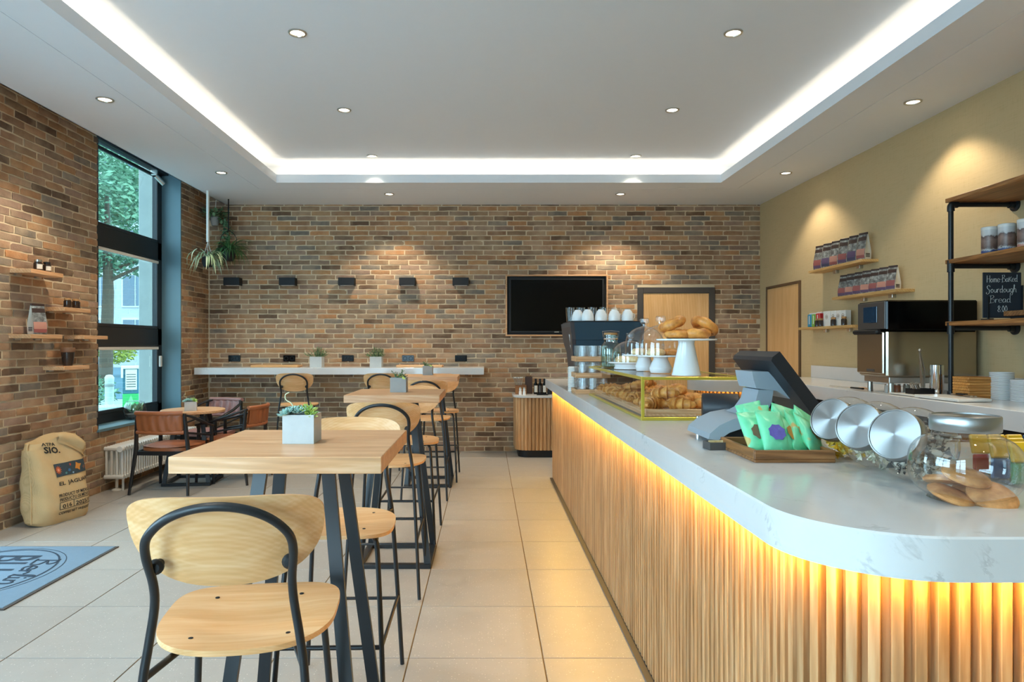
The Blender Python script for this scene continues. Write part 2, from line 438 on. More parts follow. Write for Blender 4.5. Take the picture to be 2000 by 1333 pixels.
mb = MB(); mb.box(-4.0, 3.8, YB + .0075, 9.25, -.1, 3.95)
wall_back = struct('wall_back', mb, M['mortar'])
DOOR = (1.985, 3.0, 0, 2.155)
def sc_back(u, z):                       # the bricks seen unobstructed, the best lit ones first
    if z < 1.3 or z > 2.62 or (0.22 < u < 1.62): return -1e9 if z > 3.2 or z < .05 else -50 - abs(z - 2)
    return 10 - abs(u + 1.0) * .5 - abs(z - 1.9)
lay_bricks(wall_back, XL + .01, XR - .002, 0.0, 3.60, [DOOR, (.3, 1.54, 1.56, 2.27)], lambda u, z, d: (u, YB + d, z), 0, sc_back, 300)

OPEN_L = [(-1.0, 1.8, .9, 3.0), (3.6, 4.6, 0, 2.3), (6.41, 8.17, .60, 3.9)]
mb = MB()
for y0, y1, z0, z1 in [(-1.95, -1.0, 0, 3.95), (-1.0, 1.8, 0, .9), (-1.0, 1.8, 3.0, 3.95), (1.8, 3.6, 0, 3.95), (3.6, 4.6, 2.3, 3.95), (4.6, 6.40, 0, 3.95), (6.40, 8.172, 0, .585), (8.172, 9.25, 0, 3.95)]:
    mb.box(-4.0, XL - .0075, y0, y1, z0 - (.1 if z0 == 0 else 0), z1)
wall_left = struct('wall_left', mb, M['mortar'])
lay_bricks(wall_left, -1.6, YB, 0.0, 3.85, OPEN_L, lambda u, z, d: (XL - d, u, z), PI / 2, lambda u, z: (20 - u if u > 4.9 and z < 3.3 else -1e9), 300)

mb = MB(); mb.box(XR, 3.8, -1.95, YB + .02, -.1, 3.6)
wall_right = struct('wall_right', mb, M['wallcloth'])
mb = MB()
for x0, x1, z0, z1 in [(-4.0, -3.3, 0, 3.95), (-3.3, -1.1, 0, .3), (-3.3, -1.1, 3.0, 3.95), (-1.1, 3.8, 0, 3.95)]:
    mb.box(x0, x1, -1.95, YF, z0 - (.1 if z0 == 0 else 0), z1)
struct('wall_front', mb, M['wallcloth'])

# floor: grout bed with single tiles on it
mb = MB(); mb.box(-4.0, 3.8, -1.95, 9.25, -.12, -.004)
floor = struct('floor', mb, M['grout'])
TM = {}
gx0, gy0 = -.3466, 3.046
def cuts(g0, lo, hi):
    k = math.ceil((lo - g0) / .6); pts = [lo]
    while g0 + k * .6 < hi: pts.append(g0 + k * .6); k += 1
    return pts + [hi]
xs, ys = cuts(gx0, XL - .01, XR), cuts(gy0, YF, YB + .01)
for i in range(len(xs) - 1):
    for j in range(len(ys) - 1):
        x0, x1, y0, y1 = xs[i], xs[i + 1], ys[j], ys[j + 1]
        if x1 - x0 < .02 or y1 - y0 < .02: continue
        hx, hy = (x1 - x0 - .006) / 2, (y1 - y0 - .006) / 2; k = (round(hx, 3), round(hy, 3))
        if k not in TM: TM[k] = MB().box(-hx, hx, -hy, hy, -.012, 0, .0012).mesh('tile', M['tile'], 0)
        link('tile', TM[k], floor, ((x0 + x1) / 2, (y0 + y1) / 2, 0))

# ceiling: lowered border with a lit tray
def ring(mb, ox0, ox1, oy0, oy1, ix0, ix1, iy0, iy1, z0, z1):
    mb.box(ox0, ix0, oy0, oy1, z0, z1); mb.box(ix1, ox1, oy0, oy1, z0, z1); mb.box(ix0, ix1, oy0, iy0, z0, z1); mb.box(ix0, ix1, iy1, oy1, z0, z1)
mb = MB()
mb.box(TX0 - .30, TX1 + .30, TY0 - .30, TY1 + .30, UZ, UZ + .05)
ceiling = struct('ceiling', mb, M['plaster'])
mb = MB(); ring(mb, -3.43, XR, YF, YB + .005, TX0 - .302, TX1 + .302, TY0 - .302, TY1 + .302, SZ, SZ + .012)
mb.box(-3.43, -3.42, YF, YB + .005, SZ, 3.95)
struct('soffit_border', mb, M['plaster'], ceiling)
mb = MB(); ring(mb, TX0 - .296, TX1 + .296, TY0 - .296, TY1 + .296, TX0 - .012, TX1 + .012, TY0 - .012, TY1 + .012, SZ, SZ + .012)
ring(mb, TX0 - .31, TX1 + .31, TY0 - .31, TY1 + .31, TX0 - .29, TX1 + .29, TY0 - .29, TY1 + .29, SZ + .004, SZ + .02)
struct('soffit_band', mb, M['plaster'], ceiling)
mb = MB(); ring(mb, TX0 - .012, TX1 + .012, TY0 - .012, TY1 + .012, TX0, TX1, TY0, TY1, SZ - .0005, LZ)
struct('cove_upstand', mb, M['plaster'], ceiling)
mb = MB(); ring(mb, TX0 - .31, TX1 + .31, TY0 - .31, TY1 + .31, TX0 - .28, TX1 + .28, TY0 - .28, TY1 + .28, SZ + .012, UZ + .05)
struct('cove_wall', mb, M['plaster'], ceiling)
mb = MB(); mb.box(-4.0, 3.8, -1.95, 9.25, 3.95, 4.0)
struct('ceiling_slab', mb, M['dark_slot'], ceiling)

# the tall side window beside the brick wall
def window(name, axis_y, a0, a1, z0, z1, rails, glassmat, x_out, fw=.07, mull=()):
    """frame in the plane x = x_out (axis_y) or y = x_out; rails = [(z0,z1)]"""
    fr = MB(); d = .07
    B = (lambda m, p0, p1, q0, q1, t=0.0: m.box(x_out + t, x_out + d - t, p0, p1, q0, q1, .004)) if axis_y else (lambda m, p0, p1, q0, q1, t=0.0: m.box(p0, p1, x_out + t, x_out + d - t, q0, q1, .004))
    B(fr, a0, a0 + fw, z0, z1); B(fr, a1 - fw, a1, z0, z1); B(fr, a0, a1, z0, z0 + fw); B(fr, a0, a1, z1 - fw, z1)
    for m0, m1 in mull: B(fr, m0, m1, z0, z1)
    for r0, r1 in rails: B(fr, a0, a1, r0, r1)
    o = struct(name, fr, M['frame_dark'], smooth=0)
    zz = [z0 + fw] + [q for r in rails for q in r] + [z1 - fw]; mm = [a0 + fw] + [q for r in mull for q in r] + [a1 - fw]
    for i in range(0, len(zz), 2):
        for j in range(0, len(mm), 2):
            g = MB()
            if axis_y: g.add([(x_out + .035, mm[j], zz[i]), (x_out + .035, mm[j + 1], zz[i]), (x_out + .035, mm[j + 1], zz[i + 1]), (x_out + .035, mm[j], zz[i + 1])], [(0, 1, 2, 3)])
            else: g.add([(mm[j], x_out + .035, zz[i]), (mm[j + 1], x_out + .035, zz[i]), (mm[j + 1], x_out + .035, zz[i + 1]), (mm[j], x_out + .035, zz[i + 1])], [(0, 1, 2, 3)])
            ob('pane', g, glassmat, o, smooth=0)
    return o
win = window('window_1', True, 6.43, 8.165, .605, 3.88, [(1.394, 1.592), (2.403, 2.607)], M['dim_glass'], -3.95, .11)
fr = MB()                                                # inner sashes give the bars their steps
for z0, z1 in ((.70, 1.40), (1.585, 2.41), (2.60, 3.40)):
    for q in (0, 1):
        fr.box(-3.90, -3.872, 6.53, 8.065, (z0, z1 - .035)[q], (z0 + .035, z1)[q], .004)
        fr.box(-3.90, -3.872, (6.53, 8.03)[q], (6.565, 8.065)[q], z0, z1, .004)
fr.box(-3.90, -3.80, 6.43, 8.165, 3.42, 3.88, .004)
ob('sash_frame', fr, M['frame_dark'], win)
for zb in (1.365, 2.375):
    mb = MB(); mb.box(-3.88, -3.862, 6.56, 8.04, zb - .02, zb + .012, .004); ob('blind_rail', mb, M['white'], win)
mb = MB(); mb.box(-3.872, -3.845, 8.05, 8.095, 1.14, 1.27, .006); ob('handle_box', mb, M['white'], win)
mb = MB(); mb.box(-3.875, -3.80, 7.86, 7.90, 3.36, 3.43, .01); mb.tube([(-3.83, 7.9, 3.36), (-3.77, 7.97, 3.28)], .028, 12); ob('window_sensor', mb, M['steel'], win)
mb = MB(); mb.box(-3.96, XL - .004, 8.150, 8.171, .6, 3.9); rv = ob('reveal_panel', mb, M['teal_reveal'], win)
mb = MB(); mb.box(-3.96, XL - .013, 6.402, 6.44, .6, 3.9); ob('reveal_panel', mb, M['frame_dark'], win)
mb = MB(); mb.box(-3.96, XL + .015, 6.40, 8.172, .575, .603, .003); ob('window_sill', mb, M['teal_reveal'], win)

window('window_2', False, -3.3, -1.1, .3, 3.0, [(2.3, 2.38)], M['glass_w'], -1.9, .07, [(-2.23, -2.17)])
window('window_3', True, -1.0, 1.8, .9, 3.0, [(2.3, 2.38)], M['glass_w'], -3.9, .07, [(.35, .42)])
d3 = window('door_3', True, 3.6, 4.6, 0.0, 2.3, [], M['glass_w'], -3.9, .09)
mb = MB(); mb.tube([(-3.80, 3.72, .9), (-3.80, 3.72, 1.5)], .014); mb.tube([(-3.84, 3.72, 1.0), (-3.80, 3.72, 1.0)], .01); mb.tube([(-3.84, 3.72, 1.4), (-3.80, 3.72, 1.4)], .01); ob('door_handle', mb, M['steel'], d3)

# doors
mb = MB(); x0, x1, zt = DOOR[0], DOOR[1], DOOR[3]
mb.box(x0, x0 + .075, YB - .02, YB + .012, 0, zt, .003); mb.box(x1 - .075, x1, YB - .02, YB + .012, 0, zt, .003); mb.box(x0 + .074, x1 - .074, YB - .02, YB + .012, zt - .075, zt, .003)
d1 = struct('door_1', mb, M['darkgrey'])
mb = MB(); mb.box(x0 + .078, x1 - .078, YB - .008, YB + .011, .006, zt - .078, .002); lf = ob('door_leaf', mb, M['door_wood'], d1)
mb = MB(); mb.tube([(x0 + .15, YB - .008, 1.05), (x0 + .15, YB - .05, 1.05), (x0 + .27, YB - .05, 1.05)], .009); ob('door_handle', mb, M['steel'], d1)
mb = MB(); y0, y1, zt = 7.80, 8.74, 2.14
for a, b, c, d in ((y0, y0 + .03, 0, zt), (y1 - .03, y1, 0, zt), (y0 + .03, y1 - .03, zt - .03, zt)): mb.box(XR - .02, XR + .004, a, b, c, d, .002)
d2 = struct('door_2', mb, P_('brown_door_frame', S(104, 78, 52), .5))
mb = MB(); mb.box(XR - .012, XR + .004, y0 + .032, y1 - .032, .006, zt - .032, .002); ob('door_leaf', mb, M['door_wood'], d2)
mb = MB(); mb.tube([(XR - .01, y0 + .1, 1.05), (XR - .05, y0 + .1, 1.05), (XR - .05, y0 + .2, 1.05)], .009); ob('door_handle', mb, M['steel'], d2)

# downlights
def downlight(x, y, z, label, lit=1.0, group='recessed downlights'):
    t = thing('ceiling_downlight', label, 'downlight', (x, y, z), 0, group)
    mb = MB(); mb.lathe([(.062, .002), (.062, -.006), (.056, -.010), (.048, -.008), (.043, .004)], 28, caps=False); ob('trim_ring', mb, M['steel'], t)
    mb = MB(); mb.lathe([(0.0001, -.001), (.044, -.001), (.044, .006), (.0001, .006)], 28, caps=False); ob('lens', mb, M['lens'], t)
    L = bpy.data.lights.new('downlight_beam', 'SPOT'); L.energy = SPOT_W * lit * (1 if z > 3.4 else 1.4); L.color = SPOT_COL; L.spot_size = math.radians(84 if z > 3.4 else 112); L.spot_blend = .55 if z > 3.4 else .5; L.shadow_soft_size = .035
    lo = bpy.data.objects.new('downlight_beam', L); COL.objects.link(lo); lo.parent = t; lo.location = (0, 0, -.03)
M['lens'] = emit('lit_lens', (1, .90, .68, 1), 9)
XLc, XRc = -1.27, 1.66
rows = ['front row', 'second row', 'third row']
for k, y in enumerate((4.585, 6.09, 7.58)):
    nm = ('largest and nearest', 'middle', 'farthest')[k]
    downlight(XLc, y, UZ, f'recessed downlight in the raised tray, {nm} of the column above the bar tables')
    downlight(XRc, y, UZ, f'recessed downlight in the raised tray, {nm} of the column above the counter')
for y in (3.08, 1.58, .08):
    downlight(XLc, y, UZ, 'recessed downlight in the tray behind the viewpoint'); downlight(XRc, y, UZ, 'recessed downlight in the tray behind the viewpoint')
downlight(-2.862, 5.117, SZ, 'recessed downlight in the lowered border above the wall with small oak shelves', 1.5)
downlight(-2.834, 7.29, SZ, 'recessed downlight in the lowered border beside the tall window')
downlight(-1.187, 8.33, SZ, 'recessed downlight over the back brick wall, left of the television', 1.3)
downlight(1.638, 8.33, SZ, 'recessed downlight over the back brick wall, between television and door', 1.5)
downlight(3.21, 7.31, SZ, 'recessed downlight by the beige wall, nearer the wooden door', .62)
downlight(3.234, 5.17, SZ, 'recessed downlight by the beige wall, nearer the pipe shelf rack', .62)
downlight(-2.85, 2.95, SZ, 'recessed downlight in the left border behind the viewpoint'); downlight(3.22, 3.0, SZ, 'recessed downlight in the border above the bench end')

# ------------------------------------------------------------------ outside the window
mb = MB(); mb.box(-60, -4.0, -20, 120, -.2, -.03); struct('pavement', mb, P_('paving', S(150, 160, 162), .9, var=.08))
mb = MB(); mb.box(-60, -9.3, 18, 119, -.04, -.01); struct('road', mb, P_('asphalt', S(84, 122, 138), .6, var=.05, scale=.5))
mb = MB(); mb.box(-14, -5.2, 9.0, 13.6, -.06, .06, .03); ln = struct('lawn', mb, P_('lawn_green', S(96, 132, 104), .95, var=.25, scale=9))
mb = MB(); mb.tube([(-9.5, 13.8, .05), (-5.0, 14.6, .12)], .09, 8); struct('kerb', mb, P_('kerb_stone', S(196, 206, 204), .9))
mb = MB(); mb.box(-4.20, -3.96, 8.23, 9.2, -.1, 4.6, .01); struct('pillar', mb, M['facade'])
fac = thing('office_building', 'pale grey office building with gridded windows across the street', 'building', (-24, 42, 0))
mb = MB(); mb.box(-16, 12, 0, 8, 0, 15); ob('facade', mb, P_('office_facade', S(196, 196, 196), .8, var=.03), fac)
gl = P_('office_window', S(92, 112, 126), .15, spec=.8); wf = P_('office_window_frame', S(226, 226, 220), .6); bl = P_('office_blind', S(200, 198, 170), .7)
wmesh = MB(); wmesh.box(-.85, .85, -.06, .04, -1.05, 1.05, .01); wm = wmesh.mesh('window', wf, 0)
pm = MB(); pm.box(-.74, -.04, -.09, -.02, -.94, .94); pm.box(.04, .74, -.09, -.02, -.94, .94); pmm = pm.mesh('pane', gl, 0)
bm_ = MB(); bm_.box(-.74, -.04, -.10, -.09, -.1, .94); bmm = bm_.mesh('blind', bl, 0)
for i in range(13):
    for k in range(5):
        wo = link('window', wm, fac, (-14.8 + 2.15 * i, 0, 2.0 + 2.75 * k)); link('pane', pmm, wo)
        if (i * 7 + k * 3) % 3 == 0: link('blind', bmm, wo)
def leaf_cloud(n, c, r, size, seed, mat, name, parent, holes=0.0):
    rr = random.Random(seed); V = []; F = []
    for k in range(n):
        while True:
            p = Vector((rr.uniform(-1, 1), rr.uniform(-1, 1), rr.uniform(-1, 1)))
            if .25 < p.length < 1 and (math.sin(p.x * 7 + seed) + math.sin(p.y * 6) + math.sin(p.z * 8 + 1)) > holes: break
        q = Vector((c[0] + p.x * r[0], c[1] + p.y * r[1], c[2] + p.z * r[2])); a = rr.uniform(0, 6.28); s_ = size * rr.uniform(.6, 1.3)
        d = Vector((math.cos(a), math.sin(a), rr.uniform(-.8, .8))).normalized(); e = d.orthogonal().normalized(); e.rotate(Matrix.Rotation(rr.uniform(0, 3), 3, d))
        b = len(V); V += [q - d * s_, q + e * s_ * .42, q + d * s_, q - e * s_ * .42]; F.append((b, b + 1, b + 2, b + 3))
    m = MB(); m.add(V, F); o = ob(name, m, mat, parent, smooth=0); o['kind'] = 'stuff'; return o
def leafmat(name, a, b):
    t = NT(name); g = t.n('NewGeometry'); c = t.ramp(g.outputs['Random Per Island'], [(0, a), (.6, b), (1, sh(b, 1.3))]); t.bsdf(c, .55, 0, .3); return t.m
lm = leafmat('tree_leaf', S(74, 112, 84), S(124, 162, 130)); lm2 = leafmat('bush_leaf', S(120, 138, 50), S(190, 196, 92))
def tree(name, label, x, y, hgt, r, seed, n, mat, group=None, trunk=True, size=.2, holes=-.3):
    t = thing(name, label, 'tree' if trunk else 'bush', (x, y, 0), 0, group)
    if trunk:
        m = MB(); m.tube([(0, 0, -.1), (.1, 0, hgt * .5), (0, .1, hgt)], [.22, .17, .06], 9); ob('trunk', m, P_('bark', S(90, 80, 66), .9), t)
        for k in range(6):
            a = k * 1.05; m = MB(); m.tube([(0, 0, hgt * (.55 + .05 * k)), (math.cos(a) * r * .6, math.sin(a) * r * .6, hgt * (.7 + .05 * k))], [.07, .02], 6); ob('branch', m, P_('bark2', S(90, 80, 66), .9) if k == 0 else bpy.data.materials['bark2'], t)
    leaf_cloud(n, (0, 0, hgt), (r, r, r * .78), size, seed, mat, 'foliage', t, holes)
tree('street_tree', 'leafy green tree whose crown fills the top pane of the tall window', -12.3, 22, 6.2, 3.4, 3, 15000, lm, size=.105)
tree('street_tree', 'second leafy tree partly behind the first, across the street', -17.8, 30, 7.6, 3.7, 5, 9000, lm, size=.13)
tree('shrub', 'yellow-green shrub in front of the office building', -16.6, 30.5, 1.3, 1.0, 8, 900, lm2, None, False, .12, -2)
tree('shrub', 'dark green shrub low at the brick edge of the window', -8.6, 14.8, .35, .55, 9, 500, lm, None, False, .07, -2)
b = thing('street_bollard', 'white round bollard beyond the lowest window pane', 'bollard', (-7.85, 14.2, -.02))
m = MB(); m.lathe([(.11, 0), (.11, .05), (.085, .06), (.085, .66), (.09, .68), (.09, .74), (.06, .79), (.0001, .80)], 16); ob('post', m, P_('bollard_white', S(206, 212, 204), .7, var=.1), b)
m = MB(); m.lathe([(.092, .55), (.092, .60)], 16, caps=False); ob('band', m, M['concrete2'], b)
sg = thing('parking_machine', 'slim street cabinet with white notice and green base outside the window', 'cabinet', (-7.3, 14.0, -.02), .5)
m = MB(); m.box(-.15, .15, -.1, .1, 0, .42, .01); ob('base', m, P_('machine_green', S(60, 186, 104), .5), sg)
m = MB(); m.box(-.145, .145, -.095, .095, .42, .95, .01); ob('body', m, P_('machine_blue', S(56, 110, 130), .5), sg)
m = MB(); m.box(-.10, .11, -.106, -.096, .5, .92, .003); ob('notice', m, M['white'], sg)
m = MB(); m.box(-.18, .18, -.14, .12, .93, .99, .01); m.box(-.18, -.14, -.14, -.1, .75, .94); ob('hood', m, M['white'], sg)
m = MB(); m.add([(-.12, -.103, .06), (.12, -.103, .06), (0, -.103, .40)], [(0, 1, 2)]); ob('arrow_mark', m, P_('machine_pale_green', S(130, 224, 150), .5), sg)
for k in range(6):
    m = MB(); m.box(-.08, .09, -.1075, -.1065, .56 + .05 * k, .575 + .05 * k); ob('text_line', m, M['darkgrey'], sg)
# ------------------------------------------------------------------ bar stools
def make_stool():
    t = thing('bar_stool', 'x', 'bar stool', group='wooden bar stools with black tube frames')
    zs = .72
    mb = MB(); out = sq(56, .212, .215, 2.5); fr_ = sq(56, .212, .215, 4.2)
    out = [(p if q[1] < 0 else q) for p, q in zip(out, fr_)]
    out = [(x * (1.0 + .04 * (y / .215)), y) for x, y in out]
    mb.plate(out, 5, lambda x, y: zs - .013 - .012 * max(0, 1 - (x / .17) ** 2 - ((y + .02) / .19) ** 2), .013)
    seat = ob('seat', mb, M['ply'], t, smooth=50)
    for sx in (-.11, .11):
        for sy in (-.13, .12):
            m = MB(); m.lathe([(.0058, -.003), (.0058, .0014), (.0001, .002)], 12, sx, sy, zs - (.0032 if sy < 0 else .0004)); ob('screw', m, M['black_matte'], seat)
    # backrest: a bent plywood shell, wide at the top with a round lower edge
    z0, z1, hw = .872, 1.084, .205
    n = 56; prof = []
    for k in range(n):
        a = 2 * PI * k / n; c, s_ = math.cos(a), math.sin(a)
        if s_ >= 0: x = hw * math.copysign(abs(c) ** (2 / 3.0), c); zz = .062 * abs(s_) ** (2 / 3.0)
        else: x = hw * math.copysign(abs(c) ** (2 / 2.5), c); zz = -.150 * abs(s_) ** (2 / 2.35)
        zz -= .006 * (1 - (x / hw) ** 2) if s_ > .3 else 0
        prof.append((x, zz))
    mb = MB()
    bend = lambda x: .062 * (abs(x) / hw) ** 2.0
    mb.M = Matrix(((1, 0, 0, 0), (0, 0, 1, 0), (0, 1, 0, 0), (0, 0, 0, 1)))   # (x, z, y) -> (x, y, z)
    mb.plate([(x, z + 1.030) for x, z in prof], 6, lambda x, z: -.298 + bend(x) - (z - .98) * .36, .010)
    mb.f = [f[::-1] for f in mb.f]; mb.M = None
    ob('backrest', mb, M['ply'], t, smooth=50)
    # rear legs and hoop in one bent tube
    half = [(.205, -.33, .008), (.188, -.305, .33), (.168, -.280, .66), (.156, -.272, .76), (.143, -.274, .845), (.141, -.288, .90), (.147, -.312, .96)]
    arch = [(.149 * math.cos(a), -.316 - .046 * math.sin(a), .970 + .104 * math.sin(a)) for a in [PI * k / 12 for k in range(1, 12)]]
    path = half + arch + [(-x, y, z) for x, y, z in half[::-1]]
    mb = MB(); mb.tube(catmull(path, 4), .0095, 12); fr = ob('back_frame', mb, M['black'], t, smooth=60)
    for sx in (-1, 1):
        m = MB(); m.M = Matrix.Translation((sx * .136, -.284, .935)) @ Matrix.Rotation(-PI / 2, 4, 'X')
        m.lathe([(.0001, -.014), (.010, -.013), (.0165, -.006), (.0165, .0), (.010, .003), (.010, .022)], 16); ob('back_knob', m, M['black_matte'], t)
        m = MB(); m.tube(catmull([(sx * .09, .0, zs - .024), (sx * .13, .10, zs - .024), (sx * .155, .145, zs - .035), (sx * .165, .155, zs - .09), (sx * .185, .20, .33), (sx * .20, .235, .008)], 6), .0095, 12); ob('front_leg', m, M['black'], t, smooth=60)
        m = MB(); m.tube([(sx * .189, -.305, .315), (sx * .186, .20, .315)], .007, 10); ob('side_stretcher', m, M['black'], t)
        m = MB(); m.tube([(sx * .165, -.276, zs - .024), (sx * .09, .0, zs - .022)], .008, 10); ob('seat_rail', m, M['black'], t)
    m = MB(); m.tube([(-.186, .20, .315), (.186, .20, .315)], .0085, 10); ob('footrest', m, M['black'], t)
    m = MB(); m.tube([(-.189, -.305, .305), (.189, -.305, .305)], .007, 10); ob('rear_stretcher', m, M['black'], t)
    m = MB(); m.tube([(-.09, .0, zs - .024), (.09, .0, zs - .024)], .008, 10); m2 = ob('cross_rail', m, M['black'], t)
    return t
stool = make_stool()
STOOLS = [
    (-.597, 1.73, .14, 'wooden bar stool seen from behind in the foreground, in front of the nearest bar table'),
    (-.565, 2.64, PI + .02, 'wooden bar stool facing the viewer behind the nearest bar table, pale backrest top showing'),
    (-.578, 4.05, .02, 'wooden bar stool seen from behind, pulled up to the middle bar table'),
    (-.555, 4.93, PI, 'wooden bar stool facing the viewer at the far side of the middle bar table'),
    (-.555, 6.40, 0.0, 'wooden bar stool seen from behind, between the middle and the last bar table'),
    (-.50, 7.12, PI, 'wooden bar stool facing the viewer behind the last bar table, close to the brick wall'),
    (-2.165, 7.86, .10, 'wooden bar stool under the white wall counter, above the leather armchairs'),
    (-1.165, 7.86, 0.0, 'wooden bar stool under the white wall counter, behind the middle bar table'),
]
for k, (x, y, r, lab) in enumerate(STOOLS):
    if k == 0: stool.location = (x, y, 0); stool.rotation_euler = (0, 0, r); stool['label'] = lab
    else: copy_tree(stool, lab, (x, y, 0), r)

# ------------------------------------------------------------------ bar tables
def flat_bar(p, q, w_, th, across):
    """rectangular bar from p to q; width w_ along 'across'"""
    p, q = Vector(p), Vector(q); d = (q - p).normalized(); u = Vector(across); u = (u - d * u.dot(d)).normalized(); v = d.cross(u)
    m = MB(); vs = []
    for c in (p, q):
        for a, b in ((-1, -1), (1, -1), (1, 1), (-1, 1)): vs.append(c + u * a * w_ / 2 + v * b * th / 2)
    m.add(vs, [(0, 3, 2, 1), (4, 5, 6, 7), (0, 1, 5, 4), (1, 2, 6, 5), (2, 3, 7, 6), (3, 0, 4, 7)]); return m
def trestle(t, zt, tb, bb, w_=.04):
    for sx in (-1, 1):
        for sy in (-1, 1):
            ob('leg', flat_bar((sx * bb, sy * bb, .01), (sx * tb, sy * tb, zt), w_, .018, (1, 0, 0)), M['black'], t, smooth=0)
    for a in (-1, 1):
        m = MB(); m.box(-bb - .02, bb + .02, a * bb - .02, a * bb + .02, 0, .028, .002); ob('base_bar', m, M['black'], t, smooth=0)
        m = MB(); m.box(a * bb - .02, a * bb + .02, -bb + .02, bb - .02, 0, .028, .002); ob('base_bar', m, M['black'], t, smooth=0)
    m = MB(); m.box(-tb - .06, tb + .06, -tb - .06, tb + .06, zt - .006, zt, .001); ob('mounting_plate', m, M['black'], t, smooth=0)
def make_bar_table():
    t = thing('bar_table', 'x', 'table', group='square oak bar tables')
    m = MB(); m.box(-.295, .295, -.30, .30, 1.043, 1.09, .002); ob('tabletop', m, M['oak'], t, smooth=0)
    trestle(t, 1.043, .10, .215)
    return t
bt = make_bar_table()
for k, (x, y, lab) in enumerate([(-.585, 2.185, 'nearest square oak bar table, carrying a pale concrete planter of blue-green succulents'),
                                 (-.582, 4.49, 'middle square oak bar table with a dark grey planter on it'),
                                 (-.575, 6.92, 'last square oak bar table, close to the back brick wall')]):
    if k == 0: bt.location = (x, y, 0); bt['label'] = lab
    else: copy_tree(bt, lab, (x, y, 0))

# ------------------------------------------------------------------ lounge corner
t = thing('round_table', 'low round oak table with black trestle base among the leather armchairs', 'table', (-3.0, 6.98, 0), .1)
m = MB(); m.lathe([(.0001, .712), (.300, .712), (.308, .716), (.308, .736), (.304, .74), (.0001, .74)], 48, caps=False); ob('tabletop', m, M['oak'], t)
trestle(t, .712, .12, .215)
def make_armchair(lm):
    t = thing('leather_armchair', 'x', 'armchair', group='leather armchairs round the low table')
    m = MB(); m.plate(sq(40, .25, .245, 3.2, 0, .0), 5, lambda x, y: .40, .03); m.plate(sq(40, .25, .245, 3.2, 0, .0), 6, lambda x, y: .43 + .03 * max(0, 1 - (x / .25) ** 2) ** .5 * max(0, 1 - (y / .245) ** 2) ** .5, .002)
    ob('seat', m, lm, t, smooth=60)
    for sx in (-1, 1):
        m = MB(); m.tube([(sx * .275, .235, 0), (sx * .262, .215, .42), (sx * .262, .215, .595)], [.013, .02, .017], 8); ob('front_leg', m, M['black'], t)
        m = MB(); m.tube([(sx * .28, -.31, 0), (sx * .25, -.245, .42), (sx * .228, -.268, .755)], [.013, .02, .016], 8); ob('rear_leg', m, M['black'], t)
        m = MB(); m.tube(catmull([(sx * .262, .25, .590), (sx * .275, .10, .622), (sx * .280, -.05, .668), (sx * .258, -.2, .722), (sx * .19, -.30, .758)], 5), [.015] * 6 + [.019] * 9 + [.016] * 6, 8, flat=.75); ob('armrest', m, M['black'], t, smooth=60)
        m = MB(); m.box(sx * .26 - .014, sx * .26 + .014, -.24, .21, .36, .40, .003); ob('side_rail', m, M['black'], t, smooth=0)
        m = MB(); m.tube([(sx * .262, .2, .50), (sx * .24, -.24, .575)], .011, 8); ob('arm_brace', m, M['black'], t)
    m = MB(); m.box(-.25, .25, .20, .226, .36, .40, .003); ob('front_rail', m, M['black'], t, smooth=0)
    m = MB(); m.box(-.25, .25, -.25, -.226, .36, .40, .003); ob('rear_rail', m, M['black'], t, smooth=0)
    curve = lambda x, zz: -.262 - .055 * (1 - (x / .22) ** 2) - (zz - .5) * .12
    def sling(u, v):
        a = 2 * PI * v; x = -.215 + .43 * u; zc = .672; hz = .090
        zz = zc + hz * math.copysign(abs(math.sin(a)) ** .5, math.sin(a)); dy = .012 * math.copysign(abs(math.cos(a)) ** .7, math.cos(a))
        wr = .005 * math.sin(u * 34 + 5 * math.sin(zz * 22)) * (1 if lm is M['leather'] else 1.8)
        return (x, curve(x, zz) + dy + wr, zz)
    m = MB(); m.grid(sling, 40, 16, cv=True); m.f = [f[::-1] for f in m.f]; bk = ob('backrest', m, lm, t, smooth=60)
    for zz in (.764, .582):
        m = MB(); m.tube([(x, curve(x, zz), zz) for x in [-.222 + .444 * k / 16 for k in range(17)]], .0185 if zz < .7 else .022, 10); ob('leather_roll', m, lm, t, smooth=60)
    return t
ac = make_armchair(M['leather'])
ac.location = (-3.03, 6.64, 0); ac.rotation_euler = (0, 0, -.05); ac['label'] = 'cognac leather armchair with its back to the viewer, nearest the coffee sack'
copy_tree(ac, 'cognac leather armchair seen from its side, backrest towards the bar stools', (-2.65, 7.10, 0), PI / 2 - .13)
ac2 = make_armchair(M['leather_p'])
ac2.location = (-3.12, 7.66, 0); ac2.rotation_euler = (0, 0, PI - .30); ac2['label'] = 'rosy brown leather armchair facing the viewer behind the low round table'

# radiator under the window
t = thing('column_radiator', 'white column radiator under the tall window', 'radiator', (-3.56, 6.5, 0))
mb = MB()
sec = MB()
for cx in (-.075, -.025, .025, .075): sec.tube([(cx, 0, .13), (cx, 0, .41)], .0125, 8, caps=False)
sec.tube([(-.095, 0, .135), (.095, 0, .135)], .021, 8); sec.tube([(-.095, 0, .405), (.095, 0, .405)], .021, 8)
sm = sec.mesh('column', M['white'])
for k in range(36): link('column', sm, t, (0, .025 + .046 * k, 0))
for y in (.07, 1.55):
    m = MB(); m.tube([(0, y, 0), (0, y, .12)], .014, 8); m.lathe([(.045, 0), (.045, .008), (.02, .02)], 14, 0, y, 0); m.tube([(.06, y, 0), (.06, y, .12)], .011, 8); ob('foot', m, M['white'], t)
m = MB(); m.tube([(.075, -.02, .405), (.075, .02, .405)], .028, 12); ob('valve', m, M['white'], t)

